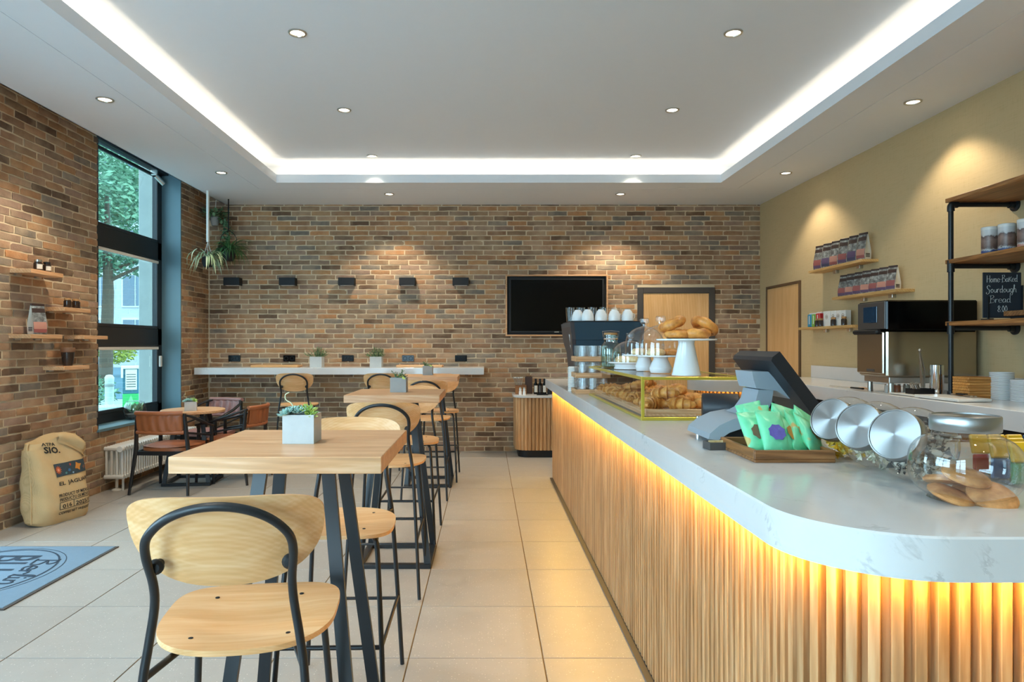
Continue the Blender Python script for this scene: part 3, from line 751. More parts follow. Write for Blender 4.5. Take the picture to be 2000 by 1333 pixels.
# ------------------------------------------------------------------ coffee sack
def burlap():
    t = NT('burlap'); v = t.coord((1, 1, 1)); w1 = t.n('TexWave', Scale=95.0, Distortion=1.5, _wave_type='BANDS', _bands_direction='Z'); w2 = t.n('TexWave', Scale=95.0, Distortion=1.5, _wave_type='BANDS', _bands_direction='Y')
    t.set(w1.inputs['Vector'], v); t.set(w2.inputs['Vector'], v); a = t.n('Math', _operation='ADD'); t.set(a.inputs[0], w1.outputs['Fac']); t.set(a.inputs[1], w2.outputs['Fac'])
    c = t.mixc(t.noise(v, 5, 4), S(204, 170, 122), S(228, 200, 154)); c = t.mixc(t.ramp(a.outputs[0], [(.3, (.35, .35, .35, 1)), (.9, (0, 0, 0, 1))]), c, S(160, 126, 78))
    t.bsdf(c, .95, 0, .1, t.bump(a.outputs[0], .35, .003)); return t.m
M['burlap'] = burlap(); M['ink'] = P_('sack_ink', S(36, 34, 34), .9)
sack = thing('coffee_sack', 'full burlap coffee sack with black lettering, leaning on the brick wall', 'sack', (-3.43, 5.45, 0), -.23)
SH, SW, ST = .655, .255, .135
def sack_half(z):
    q = z / SH; return (SW * (1 - .10 * q * q) * min(1, .90 + q * 2) * (1 if q < .9 else 1 - (q - .9) * 1.2), ST * min(1, .70 + q * 1.8) * (1 - .42 * q ** 2.2))
def sack_pt(a, z, k=1.0):
    hy, hx = sack_half(z); c, s_ = math.cos(a), math.sin(a)
    x = hx * math.copysign(abs(c) ** (2 / 2.6), c) * k; y = hy * math.copysign(abs(s_) ** (2 / 5.0), s_) * k
    wob = .006 * math.sin(9 * z + 3 * a) + .004 * math.sin(31 * z + 2 * y * 20)
    return (x + wob * c - .07 * (z / SH) ** 1.5, y + wob * s_, z + (.025 * math.sin(y * 11 + .5) if z > SH * .9 else 0) + (.012 * abs(s_) ** 6 if z < .02 else 0))
def sack_x(y, z):
    hy, hx = sack_half(z); s_ = min(1, abs(y) / hy) ** 2.5; c = max(0, 1 - s_ * s_) ** .5
    a = math.atan2(math.copysign(s_, y), c); return sack_pt(a, z)[0]
def even_angles(n):
    fine = [2 * PI * k / 6000 for k in range(6000)]; P = [sack_pt(q, .3) for q in fine]; acc = [0]
    for k in range(1, 6000): acc.append(acc[-1] + math.dist(P[k][:2], P[k - 1][:2]))
    out = []; j = 0
    for k in range(n):
        while acc[j] < acc[-1] * k / n: j += 1
        out.append(fine[j])
    return out
SA = even_angles(84)
mb = MB(); mb.grid(lambda u, v: sack_pt(SA[round(u * 84)], SH * v), 84, 48, cu=True)
top = [sack_pt(q, SH) for q in SA]
mb.add(top + [(x * .5 - .03, y * .7, z - .05) for x, y, z in top], [(k, (k + 1) % 84, 84 + (k + 1) % 84, 84 + k) for k in range(84)] + [tuple(range(84, 168))])
bot = [sack_pt(q, 0) for q in SA]; mb.add(bot, [tuple(range(84))[::-1]])
ob('sack_body', mb, M['burlap'], sack, smooth=70)
def flap(u, v):                       # top edge folded over the far front corner
    y = -.02 + .27 * u; z = SH + .012 - v * (.05 + .16 * u ** 1.4) + .03 * math.sin(3 * u + 1) * (1 - v)
    zz = min(max(z, .02), SH); return (sack_x(min(y, .235), zz) + .012 + .035 * math.sin(PI * min(1, v * 1.3)) * (.5 + u) + (-.03 if v < .05 else 0), y, z)
mb = MB(); mb.grid(flap, 20, 14); ob('folded_flap', mb, M['burlap'], sack, smooth=70)
mb = MB(); mb.tube(catmull([(sack_pt(-PI / 2 + .12, z)[0] + .004, sack_pt(-PI / 2 + .05, z)[1] - .003, z) for z in (.03, .15, .3, .45, .6, .64)], 5), .006, 6); ob('side_seam', mb, M['burlap'], sack)
TXT = {}
def text_geo(s, bold=0.0):
    c = bpy.data.curves.new('lettering', 'FONT'); c.body = s; c.size = 1; c.offset = bold; c.resolution_u = 2
    o = bpy.data.objects.new('lettering', c); COL.objects.link(o)
    dg = bpy.context.evaluated_depsgraph_get(); me = o.evaluated_get(dg).to_mesh()
    vs = [tuple(v.co) for v in me.vertices]; fs = [tuple(p.vertices) for p in me.polygons]
    o.evaluated_get(dg).to_mesh_clear(); bpy.data.objects.remove(o); bpy.data.curves.remove(c)
    x0, x1 = min(v[0] for v in vs), max(v[0] for v in vs); y0, y1 = min(v[1] for v in vs), max(v[1] for v in vs)
    return vs, fs, x0, x1, y0, y1
def fit_text(s, w_, h_, fn, bold=0.0, mb=None):
    """letters scaled to w_ x h_, lower left corner at (0,0), mapped by fn(x,y)"""
    vs, fs, x0, x1, y0, y1 = text_geo(s, bold); mb = mb or MB()
    mb.add([fn((v[0] - x0) / (x1 - x0) * w_, (v[1] - y0) / (y1 - y0) * h_) for v in vs], fs); return mb
on_sack = lambda y0, z0, shear=0: (lambda x, y: (sack_x(y0 + x, z0 + y - shear * x) + .004, y0 + x, z0 + y - shear * x))
for s_, y0, z0, w_, h_ in (('EL  JAGUAR', -.085, .285, .30, .038), ('PRODUCT OF MEXICO', -.105, .205, .33, .026), ('PRODUCTO DE MEXICO', -.105, .174, .33, .024), ('016', -.085, .118, .095, .032), ('2025/1', .045, .118, .15, .032), ('COFFEE NET WEIGHT', -.105, .07, .30, .022)):
    # the right end of each line wraps round the sack's side; stop where the cloth turns away
    ob('lettering', fit_text(s_, w_, h_, on_sack(y0, z0), .018), M['ink'], sack, smooth=0)
mb = fit_text('SIO.', .14, .05, on_sack(-.15, .555, .12), .03); fit_text('ATPA', .12, .025, on_sack(-.16, .612, .1), .02, mb); ob('lettering', mb, M['ink'], sack, smooth=0)
def patch(y0, y1, z0, z1, off, n=18, m_=6):
    mb = MB(); mb.grid(lambda u, v: (sack_x(y0 + (y1 - y0) * u, z0 + (z1 - z0) * v) + off, y0 + (y1 - y0) * u, z0 + (z1 - z0) * v), n, m_); return mb
mb = MB()
for a in (patch(-.105, .215, .164, .168, .004), patch(-.105, .215, .110, .114, .004), patch(-.107, -.102, .11, .168, .004, 3, 4), patch(.026, .031, .11, .168, .004, 3, 4)): mb.add(a.v, a.f)
ob('printed_box', mb, M['ink'], sack, smooth=0)
mb = MB(); cells = [(-.10 + .30 * i / 12, .362 + .10 * k / 6) for i in range(13) for k in range(7)]
ob('printed_panel', patch(-.10, .21, .362, .462, .0045), P_('print_slate', S(52, 66, 74), .9, var=.3, scale=60), sack)
def blob(cy_, cz, r, pts, off, ph=0): 
    mb = MB(); n = pts * 2; ring_ = [(cy_ + (r if k % 2 == 0 else r * .55) * math.cos(PI * k / pts + ph), cz + (r if k % 2 == 0 else r * .55) * math.sin(PI * k / pts + ph)) for k in range(n)]
    mb.add([(sack_x(y, z) + off, y, z) for y, z in [(cy_, cz)] + ring_], [(0, 1 + k, 1 + (k + 1) % n) for k in range(n)]); return mb
ob('printed_sun', blob(-.068, .413, .036, 12, .0065), P_('print_rust', S(186, 92, 52), .9), sack, smooth=0)
ob('printed_sun_centre', blob(-.068, .413, .015, 8, .008), P_('print_rose', S(226, 150, 120), .9), sack, smooth=0)
ob('printed_star', blob(.125, .415, .038, 4, .0065, .4), P_('print_orange', S(206, 132, 52), .9), sack, smooth=0)
for (a, b_, r, nm, c_) in ((.03, .40, .016, 'print_blue', S(62, 110, 150)), (.05, .44, .013, 'print_red', S(170, 72, 60)), (.0, .38, .012, 'print_teal', S(80, 140, 140)), (.185, .40, .018, 'print_brown', S(120, 84, 70)), (.06, .375, .01, 'print_sky', S(140, 170, 190))):
    ob('printed_motif', blob(a, b_, r, 5, .0065, a * 30), P_(nm, c_, .9), sack, smooth=0)

# ------------------------------------------------------------------ door mat
mat_o = thing('door_mat', 'blue-grey door mat with dark script lettering inside a double ring', 'mat', (0, 0, 0))
def matfab():
    t = NT('mat_pile'); v = t.coord((1, 1, 1)); n = t.noise(v, 260, 3, .8); n2 = t.noise(v, 40, 3)
    c = t.mixc(n, S(92, 114, 132), S(142, 164, 182)); c = t.mixc(n2, c, S(112, 136, 154)); t.bsdf(c, .95, 0, .1, t.bump(n, .5, .004)); return t.m
mb = MB(); mb.box(-3.60, -2.555, 3.605, 4.70, .001, .011, .003); ob('pile', mb, matfab(), mat_o, smooth=0)
mb = MB(); ring(mb, -3.615, -2.54, 3.59, 4.715, -3.60, -2.555, 3.605, 4.70, .0005, .007); ob('rubber_edge', mb, M['darkgrey'], mat_o, smooth=0)
ink2 = P_('mat_ink', S(38, 54, 70), .95)
def flat_ring(cx, cy_, ax, ay, wd, z, wob=0):
    mb = MB(); mb.grid(lambda u, v: (cx + (ax - wd * v) * math.cos(2 * PI * u) * (1 + wob * math.sin(6 * PI * u)), cy_ + (ay - wd * v) * math.sin(2 * PI * u) * (1 + wob * math.sin(6 * PI * u)), z), 64, 2, cu=True); return mb
ob('printed_ring', flat_ring(-3.08, 4.15, .39, .47, .012, .0125), ink2, mat_o, smooth=0)
ob('printed_ring', flat_ring(-3.07, 4.15, .415, .495, .005, .0125, .006), ink2, mat_o, smooth=0)
GL = {'H': (.55, [[(0, 0), (.02, 1)], [(.45, 0), (.47, 1)], [(0, .5), (.46, .52)]]), 'o': (.5, [[(.22, .5), (.03, .3), (.2, 0), (.4, .25), (.22, .5), (.3, .52)]]),
      'm': (.62, [[(0, 0), (.02, .5)], [(.02, .35), (.13, .54), (.24, .4), (.24, 0)], [(.24, .36), (.38, .54), (.5, .4), (.5, 0)]]), 'e': (.46, [[(.03, .26), (.36, .3), (.28, .52), (.1, .48), (.02, .2), (.18, 0), (.4, .12)]]),
      '-': (.36, [[(.02, .38), (.3, .40)]]), 'B': (.6, [[(.04, -.03), (.06, 1)], [(-.06, .95), (.3, 1.02), (.42, .8), (.06, .52)], [(.06, .52), (.46, .45), (.46, .1), (-.08, -.04)]]),
      'a': (.5, [[(.34, .44), (.16, .52), (.02, .25), (.12, 0), (.3, .15), (.36, .5)], [(.36, .5), (.36, .06), (.46, .04)]]), 'k': (.46, [[(.02, 0), (.04, 1)], [(.36, .56), (.05, .26)], [(.14, .32), (.40, 0)]]), 'K': (.5, [[(.02, 0), (.04, .7)], [(.40, .72), (.05, .3)], [(.14, .36), (.44, 0)]]),
      'd': (.5, [[(.34, .4), (.16, .5), (.02, .24), (.12, 0), (.32, .14)], [(.38, 1.0), (.36, .06), (.46, .02)]]), 'S': (.56, [[(.50, .86), (.36, 1.06), (.08, .92), (.14, .6), (.36, .42), (.38, .02), (.12, -.2), (-.08, -.06), (.04, .08)]]),
      'u': (.48, [[(.0, .48), (.04, .1), (.18, 0), (.34, .2)], [(.36, .5), (.36, .08), (.46, .02)]]), 'r': (.36, [[(.02, 0), (.03, .5)], [(.03, .3), (.16, .52), (.32, .44)]]),
      'g': (.5, [[(.34, .44), (.16, .52), (.02, .26), (.12, .02), (.32, .18)], [(.37, .5), (.36, -.2), (.2, -.42), (.0, -.26), (.4, .05)]]), 'h': (.5, [[(.02, 0), (.06, 1.02), (.16, .9), (.04, .4)], [(.04, .3), (.2, .54), (.34, .36), (.34, .02), (.44, .02)]]),
      '8': (.46, [[(.2, .52), (.05, .78), (.2, 1), (.36, .78), (.2, .52), (.02, .24), (.2, 0), (.4, .24), (.2, .52)]]), '.': (.2, [[(.05, 0), (.09, .04)]]), '0': (.46, [[(.2, 1), (.03, .5), (.2, 0), (.38, .5), (.2, 1)]]),
      'l': (.28, [[(.02, .02), (.14, .5), (.20, 1), (.08, .9), (.06, .2), (.14, 0), (.28, .1)]]), 'i': (.24, [[(.03, .5), (.04, .08), (.2, .04)], [(.03, .74), (.06, .77)]]), 'n': (.46, [[(0, 0), (.02, .5)], [(.02, .32), (.18, .54), (.30, .4), (.30, .04), (.42, .04)]])}
def script(word, x0, y0, h, r, fn, sx=1.0, rise=0.0, mb=None, flat=.35):
    """hand-written word as thin raised strokes"""
    mb = mb or MB(); x = x0
    for ch in word:
        if ch == ' ': x += .4 * h * sx; continue
        adv, strokes = GL[ch]
        for st in strokes:
            pts = catmull([(p[0] * h * sx + x, p[1] * h + y0 + rise * (x - x0), 0) for p in st], 4)
            mb.tube([fn(p[0], p[1]) for p in pts], r, 5, flat=flat)
        x += adv * h * sx
    return mb
ob('lettering', script('Berlin', 0, 0, .145, .0085, lambda x, y: (-2.895 + y, 4.40 - x, .0125), 1.35, .12, flat=.25), ink2, mat_o)
vs, fs, x0, x1, y0, y1 = text_geo('BU', .012); mb = MB(); mb.add([(-3.20 + (v[1] - y0) / (y1 - y0) * .28, 4.49 - (v[0] - x0) / (x1 - x0) * .30, .0127) for v in vs], fs); ob('lettering', mb, ink2, mat_o, smooth=0)

# ------------------------------------------------------------------ little shelves on the left brick wall, with what stands on them
SG = 'small oak shelves on the left brick wall'
def small_shelf(y0, y1, z, dep, lab):
    t = thing('wall_shelf', lab, 'shelf', (XL, (y0 + y1) / 2, z), 0, SG); h = (y1 - y0) / 2
    m = MB(); m.box(-.008, dep, -h, h, -.032, 0, .002); ob('board', m, M['oak_y'], t, smooth=0)
    for y in (-h * .6, h * .6):
        m = MB(); m.box(-.008, .02, y - .03, y + .03, -.045, -.031, .002); ob('bracket', m, M['steel'], t, smooth=0)
small_shelf(5.22, 5.62, 1.985, .165, 'topmost small oak shelf on the left brick wall, holding two dark labelled jars')
small_shelf(5.62, 5.99, 1.712, .175, 'small oak shelf right of the coffee bag, holding two dark jars with caps')
small_shelf(5.21, 5.60, 1.482, .17, 'small oak shelf under the coffee bag')
small_shelf(5.90, 6.27, 1.482, .17, 'empty small oak shelf whose end crosses the window edge')
small_shelf(5.62, 5.98, 1.222, .17, 'lowest small oak shelf on the left brick wall, holding a dark cup')
def jar_small(x, y, z, lab, label_col, r=.032, h=.075, cap='black_matte', body=None, grp='dark jars on the left wall shelves'):
    t = thing('storage_jar', lab, 'jar', (x, y, z), 0, grp)
    m = MB(); m.lathe([(r * .94, 0), (r, .004), (r, h * .82), (r * .8, h * .9), (r * .8, h)], 18); ob('body', m, body or M['jar_dark'], t)
    m = MB(); m.lathe([(r * .86, h * .96), (r * .86, h * 1.18), (r * .8, h * 1.2), (.0001, h * 1.2)], 18); ob('lid', m, M[cap], t)
    if label_col:
        m = MB(); m.grid(lambda u, v: ((r + .0008) * math.cos(-.9 + 1.5 * u - .35), (r + .0008) * math.sin(-.9 + 1.5 * u - .35), h * (.2 + .5 * v)), 8, 2); ob('label', m, label_col, t)
M['jar_dark'] = P_('dark_brown_glass', S(52, 40, 34), .15, var=.05)
M['cork'] = P_('cork', S(176, 132, 84), .9, var=.15, scale=60)
wl = P_('paper_label', S(222, 216, 204), .7); pinkl = P_('pink_label', S(196, 128, 108), .7)
jar_small(XL + .10, 5.40, 1.985, 'small dark labelled jar on the topmost left shelf, farther from the window', wl, cap='steel')
jar_small(XL + .10, 5.51, 1.985, 'small dark labelled jar on the topmost left shelf, nearer the window', wl, .030, .07)
jar_small(XL + .10, 5.78, 1.712, 'small plain dark jar, first of the pair beside the coffee bag', None, .030, .07, 'cork')
jar_small(XL + .10, 5.90, 1.712, 'small plain dark jar, second of the pair, nearer the window', None, .032, .07, 'cork')
t = thing('coffee_cup', 'dark tapered takeaway cup with brown sleeve on the lowest shelf', 'cup', (XL + .09, 5.80, 1.222))
m = MB(); m.lathe([(.036, 0), (.052, .115), (.050, .115), (.035, .004)], 24, caps=False); m.lathe([(.0001, .002), (.036, .002)], 24, caps=False); ob('body', m, M['jar_dark'], t)
m = MB(); m.lathe([(.0525, .115), (.0555, .118), (.0555, .150), (.051, .156), (.0001, .156)], 24, caps=False); ob('lid', m, P_('cup_brown', S(118, 82, 56), .6), t)

# coffee bags: side-gusseted bag with a folded dark top, printed front and pale gusset
def bagprint(name, a, b):
    t = NT(name); v = t.coord((1, 1, 1)); n = t.noise(v, 30, 4, .7); n2 = t.noise(v, 18, 2)
    c = t.ramp(n, [(.40, a), (.52, b), (.66, S(186, 186, 180))]); c = t.mixc(t.ramp(n2, [(.4, (0, 0, 0, 1)), (.6, (.5, .5, .5, 1))]), c, a); t.bsdf(c, .4, 0, .5); return t.m
M['bag_art'] = bagprint('bag_print', S(92, 88, 86), S(136, 140, 136))
M['bag_dark'] = P_('bag_brown_foil', S(62, 42, 36), .4, var=.1)
M['bag_side'] = P_('bag_pale_side', S(210, 206, 192), .5)
M['bag_red'] = P_('bag_label_red', S(150, 84, 80), .5, var=.1); M['bag_purple'] = P_('bag_label_purple', S(96, 74, 104), .5, var=.15); M['bag_peach'] = P_('bag_label_peach', S(190, 134, 116), .5, var=.1); M['bag_navy'] = P_('bag_label_navy', S(70, 66, 92), .5, var=.1)
def make_bag(h, w_, d, lab1, lab2, nm='coffee_bag'):
    """front faces -Y, gussets at +-X"""
    t = thing(nm, 'x', 'coffee bag')
    fy = lambda q: d / 2 * (1 - max(0, q - .35) / .65 * .93) if q > .35 else d / 2 * (1 + .1 * math.sin(q * 8))
    fx = lambda q: w_ / 2 * (1 + .04 * math.sin(q * 5))
    lv = [k / 12 for k in range(13)]
    def strip(q0, q1, off, mat, name, frac=1.0):
        m = MB(); m.grid(lambda u, v: (fx(q0 + (q1 - q0) * v) * (2 * u - 1) * frac, -fy(q0 + (q1 - q0) * v) - off - .004 * math.sin(PI * u), h * (q0 + (q1 - q0) * v)), 6, 8); return ob(name, m, mat, t, smooth=60)
    m = MB(); m.grid(lambda u, v: (fx(v) * (2 * u - 1), fy(v), h * v), 6, 13); m.f = [f[::-1] for f in m.f]; m.add([(-fx(0), -fy(0), .001), (fx(0), -fy(0), .001), (fx(0), fy(0), .001), (-fx(0), fy(0), .001)], [(0, 3, 2, 1)]); ob('back_panel', m, M['bag_side'], t, smooth=60)
    strip(.0, .92, 0, M['bag_art'], 'front_panel')
    strip(.06, .40, .0012, lab1, 'label', .92); strip(.06, .17, .002, lab2, 'label_band', .92)
    strip(.70, .84, .0012, M['bag_dark'], 'brand_panel', .96)
    for sx in (-1, 1):
        m = MB(); m.grid(lambda u, v: (sx * (fx(v) - .012 * math.sin(PI * u) * min(1, v * 1.5)), fy(v) * (2 * u - 1), h * v), 5, 13)
        if sx < 0: m.f = [f[::-1] for f in m.f]
        g = ob('side_gusset', m, M['bag_side'], t, smooth=60)
        for k in range(3):
            m = MB(); z = h * (.10 + .05 * k); m.box(sx * (fx(.15) - .001) - .0015, sx * (fx(.15) - .001) + .0015, -d * .36, d * .30, z, z + h * .028); ob('text_block', m, M['bag_dark'], g, smooth=0)
    m = MB(); m.box(-w_ / 2 * 1.0, w_ / 2 * 1.0, -d * .12, d * .06, h * .92, h * 1.0, .003); ob('folded_top', m, M['bag_dark'], t, smooth=0)
    return t
bag = make_bag(.245, .105, .075, M['bag_peach'], M['bag_red'])
bag.location = (XL + .09, 5.405, 1.483); bag.rotation_euler = (0, 0, 1.12); bag['label'] = 'white and peach coffee bag standing alone on the left brick wall shelf'

# ------------------------------------------------------------------ white wall counter on the back wall
t = thing('wall_counter', 'white quartz bar counter fixed along the back brick wall', 'counter', (0, YB, 1.03))
m = MB(); m.box(XL + .03, -.03, -.52, .01, 0, .085, .003); ob('counter_slab', m, M['quartz'], t, smooth=0)
for x in (-3.3, -2.5, -1.7, -.9, -.25):
    m = MB(); m.box(x - .02, x + .02, -.40, .01, -.012, -.001, .002); ob('bracket', m, M['black_matte'], t, smooth=0)
def place_row(maker, items): pass
def make_planter(w_, h_, mat, soil=True):
    t = thing('concrete_planter', 'x', 'planter'); w2 = w_ / 2; th = w_ * .08
    m = MB(); vs = []
    for (a, z) in ((w2, 0), (w2, h_), (w2 - th, h_), (w2 - th, h_ * .82)):
        vs += [(-a, -a, z), (a, -a, z), (a, a, z), (-a, a, z)]
    fs = [(3, 2, 1, 0), (12, 13, 14, 15)] + [(4 * r + k, 4 * r + (k + 1) % 4, 4 * (r + 1) + (k + 1) % 4, 4 * (r + 1) + k) for r in range(3) for k in range(4)]
    m.add(vs, fs); ob('pot', m, mat, t, smooth=0)
    m = MB(); m.box(-w2 + th, w2 - th, -w2 + th, w2 - th, h_ * .80, h_ * .88, .003); ob('soil', m, P_('potting_soil', S(70, 60, 50), .95, var=.3) if 'potting_soil' not in bpy.data.materials else bpy.data.materials['potting_soil'], t, smooth=0)
    return t
def leaf_mb(mb, base, d, L, w_, th, up=Vector((0, 0, 1)), curl=.3):
    d = Vector(d).normalized(); base = Vector(base); s_ = d.cross(up); s_ = s_.normalized() if s_.length > .01 else Vector((1, 0, 0)); n_ = s_.cross(d)
    pr = [(0, .35), (.35, .9), (.65, 1.0), (.88, .6), (1, .05)]; vs = []
    for q, k in pr:
        c = base + d * L * q + n_ * (curl * L * q * q)
        vs += [c - s_ * w_ * k * .5, c + n_ * th * k * .5, c + s_ * w_ * k * .5, c - n_ * th * k * .5]
    fs = [(4 * i + k, 4 * i + (k + 1) % 4, 4 * i + 4 + (k + 1) % 4, 4 * i + 4 + k) for i in range(4) for k in range(4)]
    mb.add(vs, fs)
def rosette(mb, c, r, n=3, seed=0, tilt=(0, 0, 1)):
    rr = random.Random(seed); q = Vector((0, 0, 1)).rotation_difference(Vector(tilt).normalized())
    for ringi in range(n):
        cnt = 8 - ringi; el = .25 + .4 * ringi; L = r * (1 - .22 * ringi)
        for k in range(cnt):
            a = 2 * PI * (k + .5 * (ringi % 2)) / cnt + rr.uniform(-.1, .1)
            d = q @ Vector((math.cos(a) * math.cos(el), math.sin(a) * math.cos(el), math.sin(el)))
            leaf_mb(mb, Vector(c) + d * r * .1, d, L, L * .42, L * .16, up=q @ Vector((0, 0, 1)), curl=.18)
M['succ'] = leafmat('succulent_blue', S(120, 158, 156), S(166, 200, 190)); M['succ_g'] = leafmat('succulent_green', S(120, 170, 90), S(186, 208, 112)); M['herb'] = leafmat('herb_leaf', S(58, 82, 60), S(108, 132, 92)); M['fern'] = leafmat('fern_leaf', S(44, 82, 50), S(96, 138, 82))
M['spider'] = leafmat('spider_leaf', S(120, 150, 110), S(196, 208, 176)); M['pale_stem'] = P_('pale_stem', S(206, 206, 168), .6)
def planter_at(w_, h_, mat, loc, rz, lab, kind, seed, grp='square concrete planters'):
    t = make_planter(w_, h_, mat); t.location = loc; t.rotation_euler = (0, 0, rz); t['label'] = lab; t['group'] = grp
    rr = random.Random(seed); z0 = h_ * .88
    if kind == 'succulent':
        mb = MB(); 
        for k, (x, y, r) in enumerate(((-.30, -.25, .36), (-.02, -.32, .30), (-.22, .12, .40), (.10, .05, .36), (-.45, -.02, .28), (.0, .3, .3), (-.42, -.36, .34))):
            rosette(mb, (x * w_, y * w_, z0 + w_ * (.10 + .12 * rr.random())), r * w_ * .85, 3, seed + k, (x * .8, y * .8, 1))
        ob('succulent', mb, M['succ'], t, smooth=60)
        mb = MB(); rosette(mb, (.22 * w_, -.14 * w_, z0 + w_ * .16), .34 * w_, 4, seed + 9, (.3, -.3, 1)); rosette(mb, (.34 * w_, -.30 * w_, z0 + w_ * .08), .24 * w_, 3, seed + 11, (.5, -.5, 1)); leaf_mb(mb, (.30 * w_, 0, z0 + .1 * w_), (.15, 0, 1), .42 * w_, .1 * w_, .05 * w_); ob('succulent', mb, M['succ_g'], t, smooth=60)['label'] = 'yellow-green succulent'
        mb = MB(); mb.tube(catmull([(-.2 * w_, 0, z0), (-.32 * w_, -.05 * w_, z0 + .42 * w_), (-.52 * w_, 0, z0 + .55 * w_), (-.55 * w_, 0, z0 + .72 * w_), (-.42 * w_, 0, z0 + .80 * w_)], 5), .0018, 6); ob('stem', mb, M['pale_stem'], t)
    elif kind == 'sprig':
        mb = MB(); ms = MB()
        for k in range(9):
            a = rr.uniform(0, 6.28); d = Vector((math.cos(a) * .7, math.sin(a) * .7, rr.uniform(.3, 1.2))).normalized(); L = w_ * rr.uniform(.35, .75)
            p0 = Vector((d.x * .1 * w_, d.y * .1 * w_, z0 - .01)); p1 = p0 + d * L; ms.tube([p0, p1], .0016, 5)
            for j in range(7):
                b = rr.uniform(0, 6.28); leaf_mb(mb, p0 + (p1 - p0) * (.4 + .1 * j), (math.cos(b), math.sin(b), .3), w_ * .2, w_ * .11, .003)
        ob('leaves', mb, M['herb'], t, smooth=60)['kind'] = 'stuff'; ob('stem', ms, M['fern'], t)
        mb = MB(); leaf_mb(mb, (.28 * w_, -.35 * w_, z0 + .02), (.25, -.6, -.5), .45 * w_, .2 * w_, .006); leaf_mb(mb, (.18 * w_, -.35 * w_, z0 + .02), (-.1, -.6, -.2), .3 * w_, .16 * w_, .006); ob('succulent', mb, M['succ_g'], t, smooth=60)
    else:
        mb = MB(); ms = MB()
        for k in range(46):
            a = rr.uniform(0, 6.28); e = rr.uniform(.35, 1.45); d = Vector((math.cos(a) * math.cos(e), math.sin(a) * math.cos(e), math.sin(e))); L = w_ * rr.uniform(.65, 1.05)
            p0 = Vector((d.x * .25 * w_, d.y * .25 * w_, z0 - .01)); ms.tube([p0, p0 + d * L], .0012, 4)
            for j in range(9):
                b = rr.uniform(0, 6.28); leaf_mb(mb, p0 + d * L * (.25 + .085 * j), (math.cos(b), math.sin(b), .7), w_ * .13, w_ * .05, .002)
        ob('leaves', mb, M['herb'], t, smooth=60)['kind'] = 'stuff'; ob('stem', ms, M['fern'], t)['kind'] = 'stuff'
    return t
planter_at(.098, .09, M['concrete'], (-.588, 2.178, 1.0905), .0, 'pale square concrete planter of blue-green succulents on the nearest bar table', 'succulent', 3)
planter_at(.104, .095, M['concrete2'], (-.575, 4.49, 1.0905), .0, 'dark grey concrete planter with leafy sprigs on the middle bar table', 'sprig', 5)
planter_at(.100, .095, M['concrete2'], (-.60, 7.0, 1.0905), .0, 'small grey planter with a low succulent on the last bar table', 'sprig', 8)
planter_at(.112, .092, M['concrete'], (-2.965, 6.84, .7405), .35, 'pale concrete planter of succulents on the low round table', 'succulent', 13)
planter_at(.150, .135, M['concrete'], (-2.15, 8.66, 1.1155), .0, 'concrete planter with a bushy dark green herb on the wall counter, nearer the window', 'bush', 21)
planter_at(.148, .135, M['concrete'], (-1.395, 8.66, 1.1155), .0, 'concrete planter with a bushy herb on the wall counter, above the second stool', 'bush', 22)
for (x0, x1, lab) in ((-2.98, -2.38, 'pale wooden board lying on the wall counter beside the planter near the window'), (-1.14, -.56, 'pale wooden board lying on the wall counter near its free end')):
    t = thing('serving_board', lab, 'board', ((x0 + x1) / 2, 8.72, 1.1155), 0, 'boards on the wall counter'); h = (x1 - x0) / 2
    m = MB(); m.box(-h, h, -.11, .11, 0, .028, .004); ob('board', m, M['ply'], t, smooth=0)
    m = MB(); m.box(h + .0, h + .012, -.04, .04, .008, .022, .003); ob('handle', m, M['oak'], t, smooth=0)

for k, x in enumerate((-3.31, -2.59, -1.82, -1.03, -.335)):
    nth = ('nearest the window', 'second from the window', 'in the middle of the row', 'second from the television', 'nearest the television')[k]
    t = thing('wall_lamp', f'black box wall lamp on the back brick wall, {nth}', 'wall lamp', (x, YB, 2.225), 0, 'black box wall lamps')
    m = MB(); m.box(-.105, .105, -.115, -.006, -.05, .05, .003); ob('housing', m, M['black_matte'], t, smooth=0)
    m = MB(); m.box(-.07, .07, -.008, .006, -.035, .035, .002); ob('wall_plate', m, M['black_matte'], t, smooth=0)
    m = MB(); m.box(-.085, .085, -.098, -.02, -.053, -.049, .001); ob('diffuser', m, M['white'], t, smooth=0)
    t = thing('power_socket', f'black double power socket above the wall counter, {nth}', 'socket', (x, YB, 1.222), 0, 'black double sockets')
    m = MB(); m.box(-.078, .078, -.012, .006, -.041, .041, .003); ob('cover_plate', m, M['black_gloss'], t, smooth=0)
    for sx in (-.038, .038):
        m = MB(); m.M = Matrix.Translation((sx, -.0125, 0)) @ Matrix.Rotation(PI / 2, 4, 'X'); m.lathe([(.026, 0), (.026, .003), (.022, .003), (.020, -.004), (.0001, -.004)], 20, caps=False); ob('outlet', m, M['black_matte'], t)
        m = MB(); m.box(sx - .012, sx - .008, -.0105, -.0085, -.002, .002); m.box(sx + .008, sx + .012, -.0105, -.0085, -.002, .002); ob('contact', m, M['steel'], t, smooth=0)

